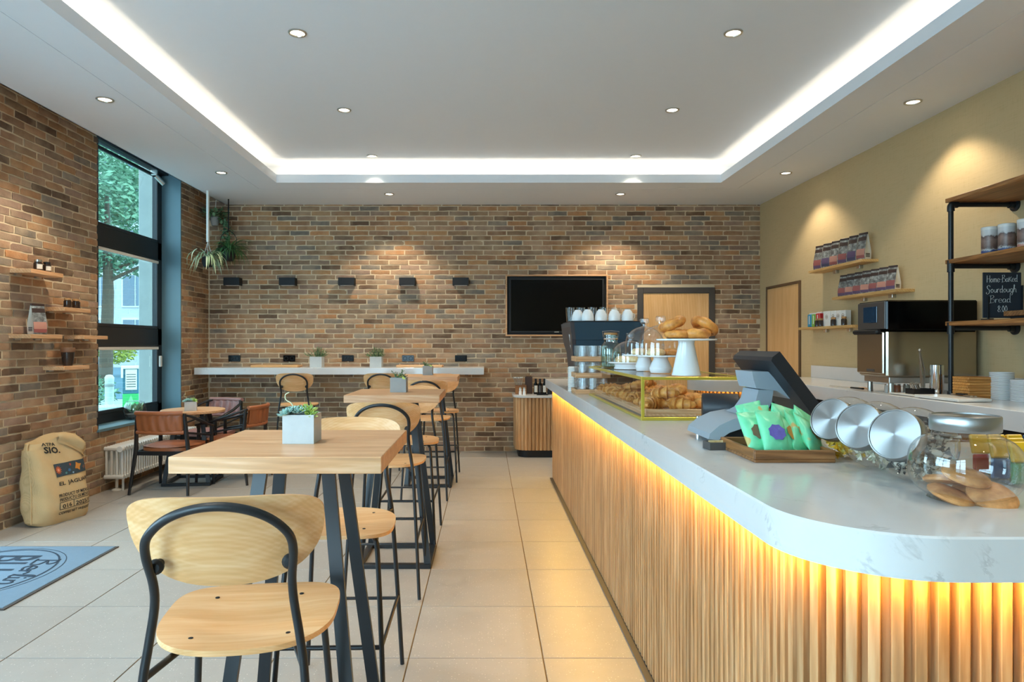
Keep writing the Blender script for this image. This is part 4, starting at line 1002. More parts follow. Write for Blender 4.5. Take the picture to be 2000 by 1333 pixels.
# television in a wooden wall frame
t = thing('television', 'large black wall television in a thin wooden frame', 'television', (.918, YB, 1.915))
m = MB(); ring2 = lambda m, a, b, c, d, y0, y1: (m.box(-a, a, y0, y1, d, b, .002), m.box(-a, a, y0, y1, -b, -d, .002), m.box(-a, -c, y0, y1, -d, d, .002), m.box(c, a, y0, y1, -d, d, .002))
ring2(m, .668, .402, .648, .382, -.075, .012); ob('wooden_frame', m, M['oak'], t, smooth=0)
m = MB(); ring2(m, .622, .358, .596, .334, -.055, -.012); ob('bezel', m, M['black_matte'], t, smooth=0)
m = MB(); m.box(-.598, .598, -.048, -.012, -.336, .336, .001); ob('screen', m, M['black_gloss'], t, smooth=0)
m = MB(); m.box(-.648, .648, -.012, .01, -.382, .382); ob('back_board', m, M['black_matte'], t, smooth=0)
m = MB(); m.box(-.03, .03, -.058, -.054, -.353, -.341); ob('emblem', m, M['steel'], t, smooth=0)

# hanging plants in the corner
def hang_pot(r, h): return [(.25 * r, 0), (.7 * r, .02 * h), (.96 * r, .35 * h), (1.0 * r, .7 * h), (.92 * r, h), (.86 * r, h), (.9 * r, .7 * h), (.0001, .66 * h)]
def blades(n, c, L0, L1, w_, seed, mat, parent, droop=1.0, el=(.3, 1.3), name='foliage'):
    rr = random.Random(seed); mb = MB()
    for k in range(n):
        a = rr.uniform(0, 6.28); e = rr.uniform(*el); L = rr.uniform(L0, L1); d = Vector((math.cos(a), math.sin(a), 0)); pts = []
        vx, vz, x, z = math.cos(e), math.sin(e), .02, 0
        for j in range(9):
            pts.append(Vector(c) + d * x + Vector((0, 0, z))); x += vx * L / 8; z += vz * L / 8; e2 = math.atan2(vz, vx) - droop * .34 * (1 if vz > -.9 else 0); vx, vz = math.cos(e2), math.sin(e2)
        s_ = d.cross(Vector((0, 0, 1))); b = len(mb.v); vs = []
        for j, p in enumerate(pts): q = w_ * (1 - (j / 8) ** 3) * (.6 + .4 * min(1, j / 2)) / 2; vs += [p - s_ * q, p + s_ * q + Vector((0, 0, .002))]
        mb.add(vs, [(2 * j, 2 * j + 1, 2 * j + 3, 2 * j + 2) for j in range(8)])
    o = ob(name, mb, mat, parent, smooth=60); o['kind'] = 'stuff'; return o
HG = 'plants hanging in the window corner'
t = thing('hanging_spider_plant', 'spider plant with drooping pale leaves in a black hanging pot', 'hanging plant', (-3.33, 8.15, 2.33), 0, HG)
m = MB(); m.lathe(hang_pot(.068, .12), 24); ob('pot', m, M['black_matte'], t)
m = MB()
for k in range(3): a = k * 2.09; m.tube([(.062 * math.cos(a), .062 * math.sin(a), .11), (0, 0, .30)], .003, 5)
m.tube([(0, 0, .30), (0, 0, .92)], .016, 8); ob('hanging_cord', m, M['white'], t)
blades(46, (0, 0, .10), .24, .42, .02, 4, M['spider'], t, 1.25)
t = thing('hanging_grass_plant', 'dense green grassy plant in a black pot hanging on a dark cord', 'hanging plant', (-3.26, 8.62, 2.46), 0, HG)
m = MB(); m.lathe(hang_pot(.085, .15), 24); ob('pot', m, M['black_matte'], t)
m = MB()
for k in range(2): a = k * PI; m.tube(catmull([(.08 * math.cos(a), .08 * math.sin(a), .14), (.10 * math.cos(a), .10 * math.sin(a), .28), (.05 * math.cos(a), 0, .36), (0, 0, .38)], 4), .004, 5)
m.tube([(0, 0, .38), (.0, 0, .82)], .008, 6); ob('hanging_cord', m, M['black_matte'], t)
blades(170, (0.02, 0, .13), .20, .36, .011, 6, M['fern'], t, .75, (.0, 1.4))
t = thing('hanging_vine', 'trailing vine in a small grey pot, hanging closest to the ceiling', 'hanging plant', (-3.47, 8.72, 2.92), 0, HG)
m = MB(); m.lathe(hang_pot(.055, .14), 20); ob('pot', m, M['concrete2'], t)
m = MB(); m.tube([(.0, 0, .12), (.05, 0, .95)], .004, 5); ob('hanging_cord', m, M['white'], t)
mb = MB(); rr = random.Random(5)
for k in range(150):
    a = rr.uniform(0, 6.28); r = rr.uniform(.02, .15); leaf_mb(mb, (r * math.cos(a), r * math.sin(a), .14 + rr.uniform(-.04, .07)), (math.cos(a), math.sin(a), rr.uniform(-.6, .5)), .06, .035, .002)
for k in range(230):
    q = rr.random(); leaf_mb(mb, (.10 + .06 * math.sin(q * 5) + rr.uniform(-.05, .05), -.03 + rr.uniform(-.04, .04), .12 - q * .62), (rr.uniform(-1, 1), rr.uniform(-1, 1), -.8), .055, .03, .002)
ob('foliage', mb, leafmat('vine_leaf', S(56, 96, 66), S(120, 156, 118)), t, smooth=60)['kind'] = 'stuff'
# glass terrarium on the window sill
t = thing('glass_terrarium', 'round glass terrarium of small plants on the window sill', 'terrarium', (-3.76, 7.30, .604))
m = MB(); m.lathe([(.06, .002), (.095, .03), (.115, .09), (.105, .15), (.085, .185), (.09, .195)], 26); ob('bowl', m, M['jar'], t)
m = MB(); m.lathe([(.0001, .008), (.058, .008), (.092, .035), (.098, .06), (.0001, .065)], 20); ob('pebbles', m, P_('dark_pebbles', S(92, 76, 64), .8, var=.5, scale=50), t)
mb = MB(); rr = random.Random(3)
for k in range(70):
    a = rr.uniform(0, 6.28); leaf_mb(mb, (rr.uniform(-.05, .05), rr.uniform(-.05, .05), .06 + rr.uniform(0, .07)), (math.cos(a), math.sin(a), rr.uniform(.2, 1.6)), .06, .022, .003)
ob('foliage', mb, leafmat('terrarium_leaf', S(80, 120, 90), S(150, 190, 150)), t, smooth=60)['kind'] = 'stuff'
# ------------------------------------------------------------------ service counter
ZC = 1.044
def inset(poly, d):
    n = len(poly); out = []
    for i in range(n):
        p0, p1, p2 = Vector(poly[i - 1]), Vector(poly[i]), Vector(poly[(i + 1) % n])
        a, b = (p1 - p0).normalized(), (p2 - p1).normalized(); n1, n2 = Vector((-a.y, a.x)), Vector((-b.y, b.x)); m = (n1 + n2); m = m / max(m.dot(n1), .2) if m.length > .01 else n1
        out.append((p1.x + m.x * d, p1.y + m.y * d))
    return out
def slab(mb, poly, z0, z1, ch=.004):
    n = len(poly); lv = [(0, z0), (0, z1 - ch), (ch, z1)]; vs = []
    for d, z in lv: vs += [(x, y, z) for x, y in (inset(poly, d) if d else poly)]
    fs = [tuple(range(n))[::-1], tuple(range(2 * n, 3 * n))] + [(k * n + i, k * n + (i + 1) % n, (k + 1) * n + (i + 1) % n, (k + 1) * n + i) for k in range(2) for i in range(n)]
    mb.add(vs, fs)
def arc(cx, cy_, r, a0, a1, n=14): return [(cx + r * math.cos(math.radians(a0 + (a1 - a0) * k / n)), cy_ + r * math.sin(math.radians(a0 + (a1 - a0) * k / n))) for k in range(n + 1)]
t = thing('service_counter', 'long white quartz counter with lit oak slat front and rounded near corner', 'counter', (0, 0, 0)); counter = t
poly = [(.62, 7.18)] + arc(.88, 1.52, .26, 180, 270, 18) + [(2.3, 1.26), (2.3, 2.5), (1.34, 2.5), (1.34, 7.18)]
mb = MB(); slab(mb, poly, .96, ZC); ob('countertop', mb, M['quartz'], t, smooth=30)
def along(path, step, s0):
    out = []; acc = s0; 
    for i in range(len(path) - 1):
        a, b = Vector(path[i]), Vector(path[i + 1]); L = (b - a).length; d = (b - a) / L
        while acc <= L: out.append((a + d * acc, d)); acc += step
        acc -= L
    return out
spath = [(.688, 7.12)] + arc(.898, 1.543, .21, 180, 270, 40) + [(2.25, 1.333)]
sm = MB().box(-.011, .011, 0, .024, .018, .9585, .0012).mesh('slat', M['slat'], 0)
for p, d in along(spath, .0412, .012): link('slat', sm, t, (p.x, p.y, 0), math.atan2(d.y, d.x))
bp = [(.715, 7.12)] + arc(.903, 1.548, .188, 180, 270, 20) + [(2.25, 1.36)]
mb = MB(); mb.grid(lambda u, v: (*bp[round(u * (len(bp) - 1))], .005 + .953 * v), len(bp), 2); mb.f = [f[::-1] for f in mb.f]; ob('backing_panel', mb, M['slatback'], t, smooth=0)
mb = MB(); mb.box(.72, 1.30, 2.5, 7.12, .0, .95); mb.box(1.0, 2.28, 1.62, 2.48, 0, .95); mb.box(.70, 2.25, 7.11, 7.13, .005, .955) if False else None; ob('carcass', mb, M['slatback'], t, smooth=0)
kp = [(.672, 7.12)] + arc(.893, 1.538, .221, 180, 270, 20) + [(2.25, 1.317)]
mb = MB(); mb.grid(lambda u, v: (kp[round(u * (len(kp) - 1))][0] + (-.012 + .05 * v) * (1 if u < .5 else .7), kp[round(u * (len(kp) - 1))][1] + (-.012 + .05 * v) * (0 if u < .05 else 1 if u > .9 else .5), .012), len(kp), 2); ob('plinth_strip', mb, M['darkgrey'], t, smooth=0)
M['led'] = emit('warm_led_strip', (1.0, .56, .08, 1), GLOW)
lp = [(.664, 7.12)] + arc(.892, 1.535, .228, 180, 270, 20) + [(2.25, 1.307)]
def ledg(u, v):
    i = round(u * (len(lp) - 1)); a = Vector(lp[max(i - 1, 0)]); b = Vector(lp[min(i + 1, len(lp) - 1)]); d = (b - a).normalized(); n_ = Vector((-d.y, d.x)); p = Vector(lp[i]) + n_ * (.010 * v - .002)
    return (p.x, p.y, .9585)
mb = MB(); mb.grid(ledg, len(lp), 2); ob('led_strip', mb, M['led'], t, smooth=0)

# ------------------------------------------------------------------ pastry display case and what is in it
t = thing('display_case', 'low glass pastry case with gold frame on the counter', 'display case', (0, 0, ZC))
X0, X1, Y0, Y1, HZ, B_ = .728, 1.225, 3.20, 4.85, .205, .014
for nm, bx in (('bottom_rail', (X0, X1, Y0, Y0 + B_, 0, .016)), ('bottom_rail', (X0, X0 + B_, Y0 + B_, Y1, 0, .012)), ('bottom_rail', (X0 + B_, X1, Y1 - B_, Y1, 0, .012)), ('bottom_rail', (X1 - B_, X1, Y0 + B_, Y1 - B_, 0, .012)),
               ('corner_post', (X0, X0 + B_, Y0, Y0 + B_, .016, HZ - B_)), ('corner_post', (X1 - B_, X1, Y0, Y0 + B_, .016, HZ - B_)), ('top_rail', (X0, X1, Y0, Y0 + B_, HZ - B_, HZ)), ('top_rail', (X0, X0 + B_, Y0 + B_, Y1, HZ - B_, HZ)), ('top_rail', (X1 - B_, X1, Y0 + B_, Y1, HZ - B_, HZ)), ('top_rail', (X0 + B_, X1 - B_, Y1 - B_, Y1, HZ - B_, HZ))):
    m = MB(); m.box(*bx, .0012); ob(nm, m, M['gold'], t, smooth=0)
def quad(*p): return MB().add(p, [(0, 1, 2, 3)])
g = .006
for q in (quad((X0 + B_, Y0 + g, .016), (X1 - B_, Y0 + g, .016), (X1 - B_, Y0 + g, HZ - B_), (X0 + B_, Y0 + g, HZ - B_)), quad((X0 + g, Y1, .012), (X0 + g, Y0 + B_, .012), (X0 + g, Y0 + B_, HZ - B_), (X0 + g, Y1, HZ - B_)),
          quad((X1 - B_, Y1 - g, .012), (X0 + B_, Y1 - g, .012), (X0 + B_, Y1 - g, HZ - B_), (X1 - B_, Y1 - g, HZ - B_)), quad((X0 + B_, Y0 + B_, HZ - .002), (X1 - B_, Y0 + B_, HZ - .002), (X1 - B_, Y1 - B_, HZ - .002), (X0 + B_, Y1 - B_, HZ - .002))):
    ob('pane', q, M['glass_y'], t, smooth=0)
t = thing('pastry_board', 'oak board with raised edge under the croissants in the glass case', 'board', (.975, 4.02, ZC + .013))
m = MB(); m.box(-.215, .215, -.77, .77, 0, .014, .002); ob('base', m, M['oak_y'], t, smooth=0)
for a in (-1, 1):
    m = MB(); m.box(-.215, .215, a * .762 - .008, a * .762 + .008, .014, .036, .002); ob('rim', m, M['oak'], t, smooth=0)
    m = MB(); m.box(a * .207 - .008, a * .207 + .008, -.754, .754, .014, .036, .002); ob('rim', m, M['oak_y'], t, smooth=0)
def pastry(name, a, b):
    t = NT(name); v = t.coord((1, 1, 1)); n = t.noise(v, 26, 4, .6); n2 = t.noise(v, 110, 3); c = t.ramp(n, [(.32, a), (.55, b), (.75, sh(b, 1.35))]); t.bsdf(c, .38, 0, .45, t.bump(n2, .3, .003)); return t.m
M['crois'] = pastry('croissant_crust', S(186, 112, 46), S(230, 164, 84)); M['bun'] = pastry('golden_bun', S(176, 98, 38), S(226, 154, 74)); M['dough'] = pastry('pale_dough', S(214, 170, 108), S(240, 212, 160))
def croissant_mesh(seed):
    r = random.Random(seed); mb = MB(); pts = []; rad = []; n = 64; curl = r.uniform(80, 105)
    for k in range(n):
        q = k / (n - 1); a = math.radians(-curl + 2 * curl * q); pts.append((.045 * math.sin(a) * 1.25, .045 * (math.cos(a) - .5), .0))
        env = math.sin(PI * (.06 + .88 * q)) ** .75; seg = abs(((q - .5) * 7) % 1 - .0)
        rad.append(.034 * env * (.74 + .36 * (1 - seg)))
    mb.tube(pts, rad, 12, flat=.9); mz = min(p[2] for p in mb.v); mb.v = [(x, y, z - mz) for x, y, z in mb.v]; return mb.mesh('croissant', M['crois'], 50)
CM = [croissant_mesh(i) for i in range(4)]
rr = random.Random(21); nrow = ('nearest', 'second', 'third', 'fourth', 'fifth', 'sixth', 'seventh', 'eighth', 'ninth')
for j in range(9):
    for i, x in enumerate((.835, .97, 1.105)):
        o = link('croissant', CM[(i + j * 2) % 4], None, (x + rr.uniform(-.012, .012), 3.36 + j * .155 + rr.uniform(-.015, .015), ZC + .0275), rot=(0, 0, rr.choice([0, PI, .5, -.6, 2.6]) + rr.uniform(-.4, .4)))
        tag(o, f'golden croissant in the glass case, {("aisle-side", "middle", "staff-side")[i]} column, {nrow[j]} from the front pane', 'croissant', 'croissants in the glass case'); o.scale = (1.12, 1.12, 1.12)
for k, (x, y, z) in enumerate(((.90, 3.44, .078), (1.04, 3.75, .078), (.90, 4.1, .078), (1.05, 4.4, .078))):
    o = link('croissant', CM[k], None, (x, y, ZC + z), rot=(.12, .1, rr.uniform(0, 6))); tag(o, f'golden croissant lying on top of the others in the case, {nrow[k]} from the front pane', 'croissant', 'croissants in the glass case')
t = thing('price_card', 'small white price card between croissants behind the glass', 'card', (.80, 3.98, ZC + .0275))
m = MB(); m.box(-.002, .002, -.045, .045, 0, .05); ob('card', m, M['white'], t, smooth=0); m = MB(); m.box(-.012, .012, -.046, .046, 0, .006, .001); ob('foot', m, M['steel'], t, smooth=0)

# ------------------------------------------------------------------ cake stands and domes on the case
ZT = ZC + HZ + .001
def stand(x, y, h, rb, rt, rp, lab, waist=False, nm='cake_stand'):
    t = thing(nm, lab, 'cake stand', (x, y, ZT), 0, 'white porcelain cake stands'); p = []
    if waist: p = [(rb * .86, 0), (rb * .9, .004), (rb * 1.0, h * .30), (rb * .98, h * .34), (rt, h * .86), (rt, h)]
    else: p = [(rb, 0), (rb, .006), (rb * .95, .014), (rt, h * .9), (rt * 1.05, h)]
    m = MB(); m.lathe(p, 32); ob('base', m, M['porcelain'], t)
    m = MB(); m.lathe([(.0001, h), (rp * .96, h), (rp, h + .003), (rp, h + .009), (rp * .97, h + .009), (rp * .95, h + .006), (.0001, h + .006)], 44, caps=False); ob('plate', m, M['porcelain'], t)
    return ZT + h + .007
def dome(x, y, z, r, h, lab):
    t = thing('glass_dome', lab, 'glass dome', (x, y, z), 0, 'glass cake domes'); p = [(r, 0), (r, .35 * h)] + [(r * math.cos(a), .35 * h + .65 * h * math.sin(a)) for a in [PI / 2 * k / 9 for k in range(1, 9)]] + [(.016, h)]
    m = MB(); m.lathe(p, 40, caps=False); ob('cover', m, M['dome'], t)
    m = MB(); m.lathe([(.012, h - .001), (.012, h + .012), (.026, h + .022), (.026, h + .042), (.02, h + .048), (.0001, h + .048)], 20); ob('knob', m, M['dome'], t)
def bun_mesh(kind):
    m = MB()
    if kind == 'ring': m.grid(lambda u, v: ((.042 + .023 * math.cos(2 * PI * v)) * math.cos(2 * PI * u), (.042 + .023 * math.cos(2 * PI * v)) * math.sin(2 * PI * u), .022 + .022 * math.sin(2 * PI * v) * (1 + .08 * math.sin(10 * PI * u))), 30, 12, cu=True, cv=True)
    elif kind == 'swirl': m.tube([((.012 + .042 * q) * math.cos(q * 15), (.012 + .042 * q) * math.sin(q * 15), .018 + .012 * (1 - q)) for q in [k / 60 for k in range(61)]], .0155, 9, flat=1.0)
    else: m.lathe([(.0001, .0), (.045, 0), (.058, .014), (.056, .028), (.04, .042), (.0001, .048)], 22, caps=False)
    mz = min(p[2] for p in m.v); m.v = [(x, y, z - mz) for x, y, z in m.v]; return m
BUN = {k: bun_mesh(k).mesh('pastry', M[mt], 60) for k, mt in (('ring', 'bun'), ('swirl', 'bun'), ('round', 'dough'))}
def bun(kind, x, y, z, lab, rot=(0, 0, 0), s=1.0, grp=None): o = link({'ring': 'bagel', 'swirl': 'danish_pastry', 'round': 'bread_roll'}[kind], BUN[kind], None, (x, y, z), rot=rot, scale=(s, s, s)); tag(o, lab, {'ring': 'bagel', 'swirl': 'pastry', 'round': 'bun'}[kind], grp)
z1 = stand(.985, 3.36, .170, .070, .038, .145, 'tallest white cake stand with conical foot, nearest the till, piled with pastries')
G1 = 'pastries piled on the tallest stand'
bun('swirl', .93, 3.33, z1 + .002, 'glazed pastry lying flat at the left of the tallest cake stand', s=1.15, grp=G1); bun('ring', 1.02, 3.32, z1 + .002, 'golden bagel lying flat at the front of the tallest cake stand', s=1.1, grp=G1)
bun('swirl', 1.0, 3.44, z1 + .002, 'glazed pastry lying flat at the rear of the tallest cake stand', s=1.1, grp=G1)
bun('ring', 1.065, 3.37, z1 + .045, 'golden bagel leaning at the right of the pile on the tallest stand', (0, .62, .3), 1.1, G1); bun('ring', .925, 3.36, z1 + .052, 'golden bagel leaning at the left of the pile on the tallest stand', (0, -.42, 0), 1.1, G1)
z2 = stand(.935, 3.66, .085, .060, .038, .128, 'white cake stand with round belly foot under the nearer tall glass dome', True)
dome(.935, 3.66, z2, .115, .165, 'nearer of the two tall glass domes with a knob, beside the tallest stand')
bun('round', .90, 3.62, z2, 'pale bun under the nearer tall glass dome, towards the aisle', s=.85, grp='buns under domes'); bun('swirl', .98, 3.66, z2, 'glazed pastry under the nearer tall glass dome', s=.9, grp='buns under domes'); bun('round', .92, 3.72, z2, 'pale bun at the rear under the nearer tall glass dome', s=.8, grp='buns under domes')
z3 = stand(.915, 3.95, .085, .052, .036, .122, 'white cake stand with round belly foot under the farther tall glass dome', True)
dome(.915, 3.95, z3, .112, .165, 'farther of the two tall glass domes with a knob')
bun('round', .88, 3.92, z3, 'pale bun under the farther tall glass dome, towards the aisle', s=.85, grp='buns under domes'); bun('round', .96, 3.98, z3, 'pale bun under the farther tall glass dome, towards the staff', s=.85, grp='buns under domes')
z4 = stand(.90, 4.27, .034, .10, .098, .135, 'low white cake stand under the small glass dome')
dome(.90, 4.27, z4, .115, .135, 'small low glass dome beside the stoppered bottle')
for k, (x, y) in enumerate(((.85, 4.23), (.92, 4.2), (.91, 4.31))): bun('round', x, y, z4, f'pale roll under the small glass dome, {("nearest the aisle", "nearest the front", "at the rear")[k]}', s=.9, grp='rolls under the small dome')
t = thing('swing_top_bottle', 'square-shouldered glass water bottle with swing stopper on the pastry case', 'bottle', (.835, 4.58, ZT))
m = MB(); m.lathe([(.0001, .002), (.06, .002), (.066, .01), (.066, .13), (.058, .155), (.044, .17), (.044, .205), (.047, .207), (.047, .218)], 28, caps=False); ob('body', m, M['greenglass'], t)
m = MB(); m.lathe([(.0001, .004), (.062, .006), (.062, .125), (.0001, .126)], 24, caps=False); ob('water', m, glass('cloudy_water', (.80, .86, .82, 1), .1, 1.33, .02), t)
m = MB(); m.lathe([(.0001, .216), (.045, .216), (.045, .232), (.0001, .232)], 22, caps=False); ob('stopper', m, M['cork'], t)
m = MB(); m.tube([(.05, 0, .20), (.056, .0, .24), (0, 0, .244), (-.056, 0, .24), (-.05, 0, .20)], .002, 6); m.lathe([(.048, .185), (.050, .19), (.048, .195)], 20, caps=False); ob('wire_clip', m, M['chrome'], t)

# ------------------------------------------------------------------ glasses in wooden trays, lids, coffee machine
tum = MB().lathe([(.0001, .003), (.027, .003), (.027, 0), (.030, .002), (.036, .074), (.0345, .074), (.029, .010), (.0001, .010)], 18, caps=False).mesh('tumbler', M['tumbler'], 50)
for k in range(3):
    zt = ZC + .118 * k; lv = ('bottom', 'middle', 'top')[k]
    t = thing('glass_tray', f'{lv} wooden tray of the stacked trays of glasses', 'tray', (.765, 5.02, zt), 0, 'stacked wooden glass trays')
    m = MB(); m.box(-.125, .125, -.13, .13, 0, .010, .002); ob('base', m, M['oak'], t, smooth=0)
    for a in (-1, 1):
        m = MB(); m.box(-.125, .125, a * .124 - .006, a * .124 + .006, .010, .036, .002); ob('rim', m, M['oak'], t, smooth=0); m = MB(); m.box(a * .119 - .006, a * .119 + .006, -.118, .118, .010, .036, .002); ob('rim', m, M['oak_y'], t, smooth=0)
    for i in range(3):
        for j in range(3):
            o = link('drinking_glass', tum, None, (.689 + .076 * i, 4.942 + .078 * j, zt + .0105)); tag(o, f'clear drinking glass in the {lv} tray, {("first", "second", "third")[j]} row from the pastry case, {("aisle side", "middle", "staff side")[i]}', 'glass', 'glasses in the stacked trays'); o.scale = (1, 1, 1.40)
ORD = 'lowest second third fourth fifth sixth seventh eighth ninth tenth eleventh twelfth thirteenth fourteenth fifteenth sixteenth seventeenth eighteenth nineteenth twentieth topmost'.split()
for k in range(16):
    o = link('cup_lid', bpy.data.meshes.get('cup_lid') or MB().lathe([(.040, 0), (.043, .002), (.043, .007), (.036, .010), (.034, .013), (.0001, .013)], 20).mesh('cup_lid', M['white'], 40), None, (.668, 5.24, ZC + .0118 * k)); tag(o, f'white cup lid in the tall stack beside the glass trays, {ORD[k]} from the counter', 'lid', 'stack of cup lids')
t = thing('espresso_machine', 'black and teal espresso machine with white cups on top', 'coffee machine', (.71, 5.34, ZC))
M['teal_panel'] = P_('petrol_blue_panel', S(34, 60, 76), .35, var=.03)
def xz_prism(mb, poly, y0, y1):
    n = len(poly); mb.add([(x, y0, z) for x, z in poly] + [(x, y1, z) for x, z in poly], [tuple(range(n)), tuple(range(n, 2 * n))[::-1]] + [(i, n + i, n + (i + 1) % n, (i + 1) % n) for i in range(n)])
def yz_prism(mb, poly, x0, x1):
    n = len(poly); mb.add([(x0, y, z) for y, z in poly] + [(x1, y, z) for y, z in poly], [tuple(range(n))[::-1], tuple(range(n, 2 * n))] + [(i, (i + 1) % n, n + (i + 1) % n, n + i) for i in range(n)])
for nm, x0, sg_ in (('side_panel', -.05, 1), ('side_panel', .50, -1)):
    m = MB(); pl = [(.08, .02), (.50, .02), (.52, .10), (.44, .14), (.46, .30), (.62, .38), (.66, .535), (.0, .535), (.0, .40), (.05, .22), (.05, .10)]
    m.add([(x0 + (.05 - z * .10 if sg_ > 0 else z * .10 - .05), y, z) for y, z in pl] + [(x0 + .03 + (.05 - z * .10 if sg_ > 0 else z * .10 - .05), y, z) for y, z in pl], [tuple(range(11))[::-1], tuple(range(11, 22))] + [(i, (i + 1) % 11, 11 + (i + 1) % 11, 11 + i) for i in range(11)])
    p = ob(nm, m, P_('machine_side', S(58, 54, 58), .4) if 'machine_side' not in bpy.data.materials else bpy.data.materials['machine_side'], t, smooth=0)
    if sg_ > 0:
        e = MB(); xx = lambda z: x0 + .05 - z * .10 - .002
        for tri in (((.08, .44), (.16, .44), (.12, .37)), ((.09, .355), (.15, .355), (.12, .32))): e.add([(xx(z), y, z) for y, z in tri], [(0, 1, 2)])
        ob('emblem', e, M['porcelain'], p, smooth=0)
m = MB(); xz_prism(m, [(-.035, .395), (-.055, .535), (.535, .535), (.505, .395)], .003, .62); ob('upper_body', m, M['teal_panel'], t, smooth=0)
m = MB(); xz_prism(m, [(-.02, .26), (-.032, .393), (.502, .393), (.485, .26)], .012, .44); ob('rear_panel', m, M['teal_panel'], t, smooth=0)
m = MB(); xz_prism(m, [(-.008, .20), (-.018, .258), (.484, .258), (.47, .20)], .022, .40); ob('lower_panel', m, M['teal_panel'], t, smooth=0)
m = MB(); m.box(.0, .46, .10, .50, .03, .10, .006); ob('drip_base', m, M['black_matte'], t, smooth=0)
m = MB(); m.box(.02, .44, .24, .40, .10, .21, .004); ob('boiler_housing', m, M['steel_dark'], t, smooth=0)
for x in (.03, .43):
    for y in (.12, .48): m = MB(); m.lathe([(.02, 0), (.02, .03)], 12, x, y, 0); ob('foot', m, M['black_matte'], t)
for x in (.13, .33):
    m = MB(); m.lathe([(.034, .14), (.036, .21)], 18, x, .52, 0); m.tube([(x, .54, .17), (x, .68, .16)], .013, 10); ob('brew_group', m, M['chrome'], t)
m = MB(); m.box(-.045, .525, .01, .61, .535, .545, .002); ob('cup_tray', m, M['black_matte'], t, smooth=0)
zt = ZC + .5455
def make_cup():
    t = thing('coffee_cup', 'x', 'cup', group='white cups on the espresso machine')
    m = MB(); m.lathe([(.047, 0), (.049, .012), (.046, .045), (.034, .076), (.024, .084), (.024, .090), (.0001, .090)], 26); ob('bowl', m, M['porcelain'], t)
    m = MB(); m.tube(catmull([(.046, 0, .02), (.068, 0, .026), (.068, 0, .052), (.040, 0, .062)], 4), .0045, 8); ob('handle', m, M['porcelain'], t)
    m = MB(); m.grid(lambda u, v: (.0478 * math.cos(-1.2 + .75 * u) * (1 - .0 * v), .0478 * math.sin(-1.2 + .75 * u), .022 + .011 * v + .010 * u), 6, 2); ob('logo_band', m, P_('cup_logo_grey', S(150, 156, 158), .4), t)
    return t
cup = make_cup(); 
for k, (x, y) in enumerate(((.733, 5.43), (.80, 5.385), (.905, 5.385), (1.01, 5.385), (1.115, 5.385))):
    lab = 'white cup upside down on the espresso machine, ' + ('half hidden beside the glasses', 'first of the front row from the aisle', 'second of the front row', 'third of the front row', 'last of the front row, nearest the door')[k]
    if k == 0: cup.location = (x, y + .04, zt); cup['label'] = lab; cup.rotation_euler = (0, 0, .6)
    else: copy_tree(cup, lab, (x, y, zt), .9 - .1 * k)
tg = MB().lathe([(.0001, .003), (.028, .003), (.030, 0), (.037, .118), (.0355, .118), (.029, .010), (.0001, .010)], 18, caps=False).mesh('tall_glass', M['tumbler'], 50)
for k, (x, y) in enumerate(((.69, 5.62), (.775, 5.62), (.87, 5.60), (.965, 5.60), (1.06, 5.62))):
    o = link('drinking_glass', tg, None, (x, y, zt)); tag(o, f'tall clear glass on the espresso machine behind the cups, {("first", "second", "third", "fourth", "fifth")[k]} from the aisle', 'glass', 'tall glasses on the espresso machine')

# ------------------------------------------------------------------ till
t = thing('cash_register', 'grey and black touch screen till seen from behind on the counter', 'till', (0, 0, 0))
M['till'] = P_('till_grey', S(152, 162, 170), .45, var=.02); M['till_black'] = P_('till_black', S(27, 29, 34), .42)
m = MB(); xz_prism(m, [(.795, 1.062), (.80, 1.082), (.835, 1.112), (.885, 1.135), (.95, 1.147), (1.06, 1.140), (1.09, 1.062), (1.06, 1.050), (1.03, 1.10), (.95, 1.112), (.87, 1.085), (.83, 1.058)], 2.44, 2.70); ob('base', m, M['till'], t, smooth=35)
m = MB(); m.box(.86, 1.08, 2.47, 2.69, ZC + .001, 1.10, .008); ob('foot_block', m, M['till_black'], t, smooth=0)
ns = [(.925, 1.140), (.965, 1.160), (.990, 1.195), (1.000, 1.235), (1.055, 1.235), (1.048, 1.190), (1.035, 1.160), (1.04, 1.140)]
m = MB(); xz_prism(m, ns, 2.505, 2.655); ob('neck', m, M['till'], t, smooth=35)
m = MB(); xz_prism(m, [(.988, 1.240), (.978, 1.270), (.972, 1.302), (1.032, 1.302), (1.130, 1.190), (1.062, 1.232)], 2.495, 2.665); ob('screen_mount', m, M['till'], t, smooth=25)
m = MB(); a = Vector((.998, 1.350)); b = Vector((1.158, 1.140)); d = (b - a).normalized(); nrm = Vector((-d.y, d.x)); th = .044
pf = [a + d * .008, a + nrm * .012, a + nrm * th, b + nrm * th, b + nrm * .010, b - d * .01]
xz_prism(m, [(p.x, p.y) for p in pf], 2.40, 2.775); ob('screen_housing', m, M['till_black'], t, smooth=0)
m = MB(); q = [a + nrm * (th + .0012) + d * .012, b + nrm * (th + .0012) - d * .012]; m.add([(q[0].x, 2.415, q[0].y), (q[1].x, 2.415, q[1].y), (q[1].x, 2.76, q[1].y), (q[0].x, 2.76, q[0].y)], [(0, 1, 2, 3)]); ob('touch_screen', m, M['black_gloss'], t, smooth=0)
m = MB(); m.box(.832, .834, 2.53, 2.565, 1.09, 1.10); ob('badge', m, M['darkgrey'], t, smooth=0)
for k in range(3): m = MB(); m.tube(catmull([(1.05, 2.5 + .03 * k, 1.19), (1.09, 2.49 + .03 * k, 1.13), (1.12 + .01 * k, 2.47, 1.06), (1.14, 2.45, ZC + .006)], 5), .0045, 6); ob('cable', m, M['black_matte'], t)
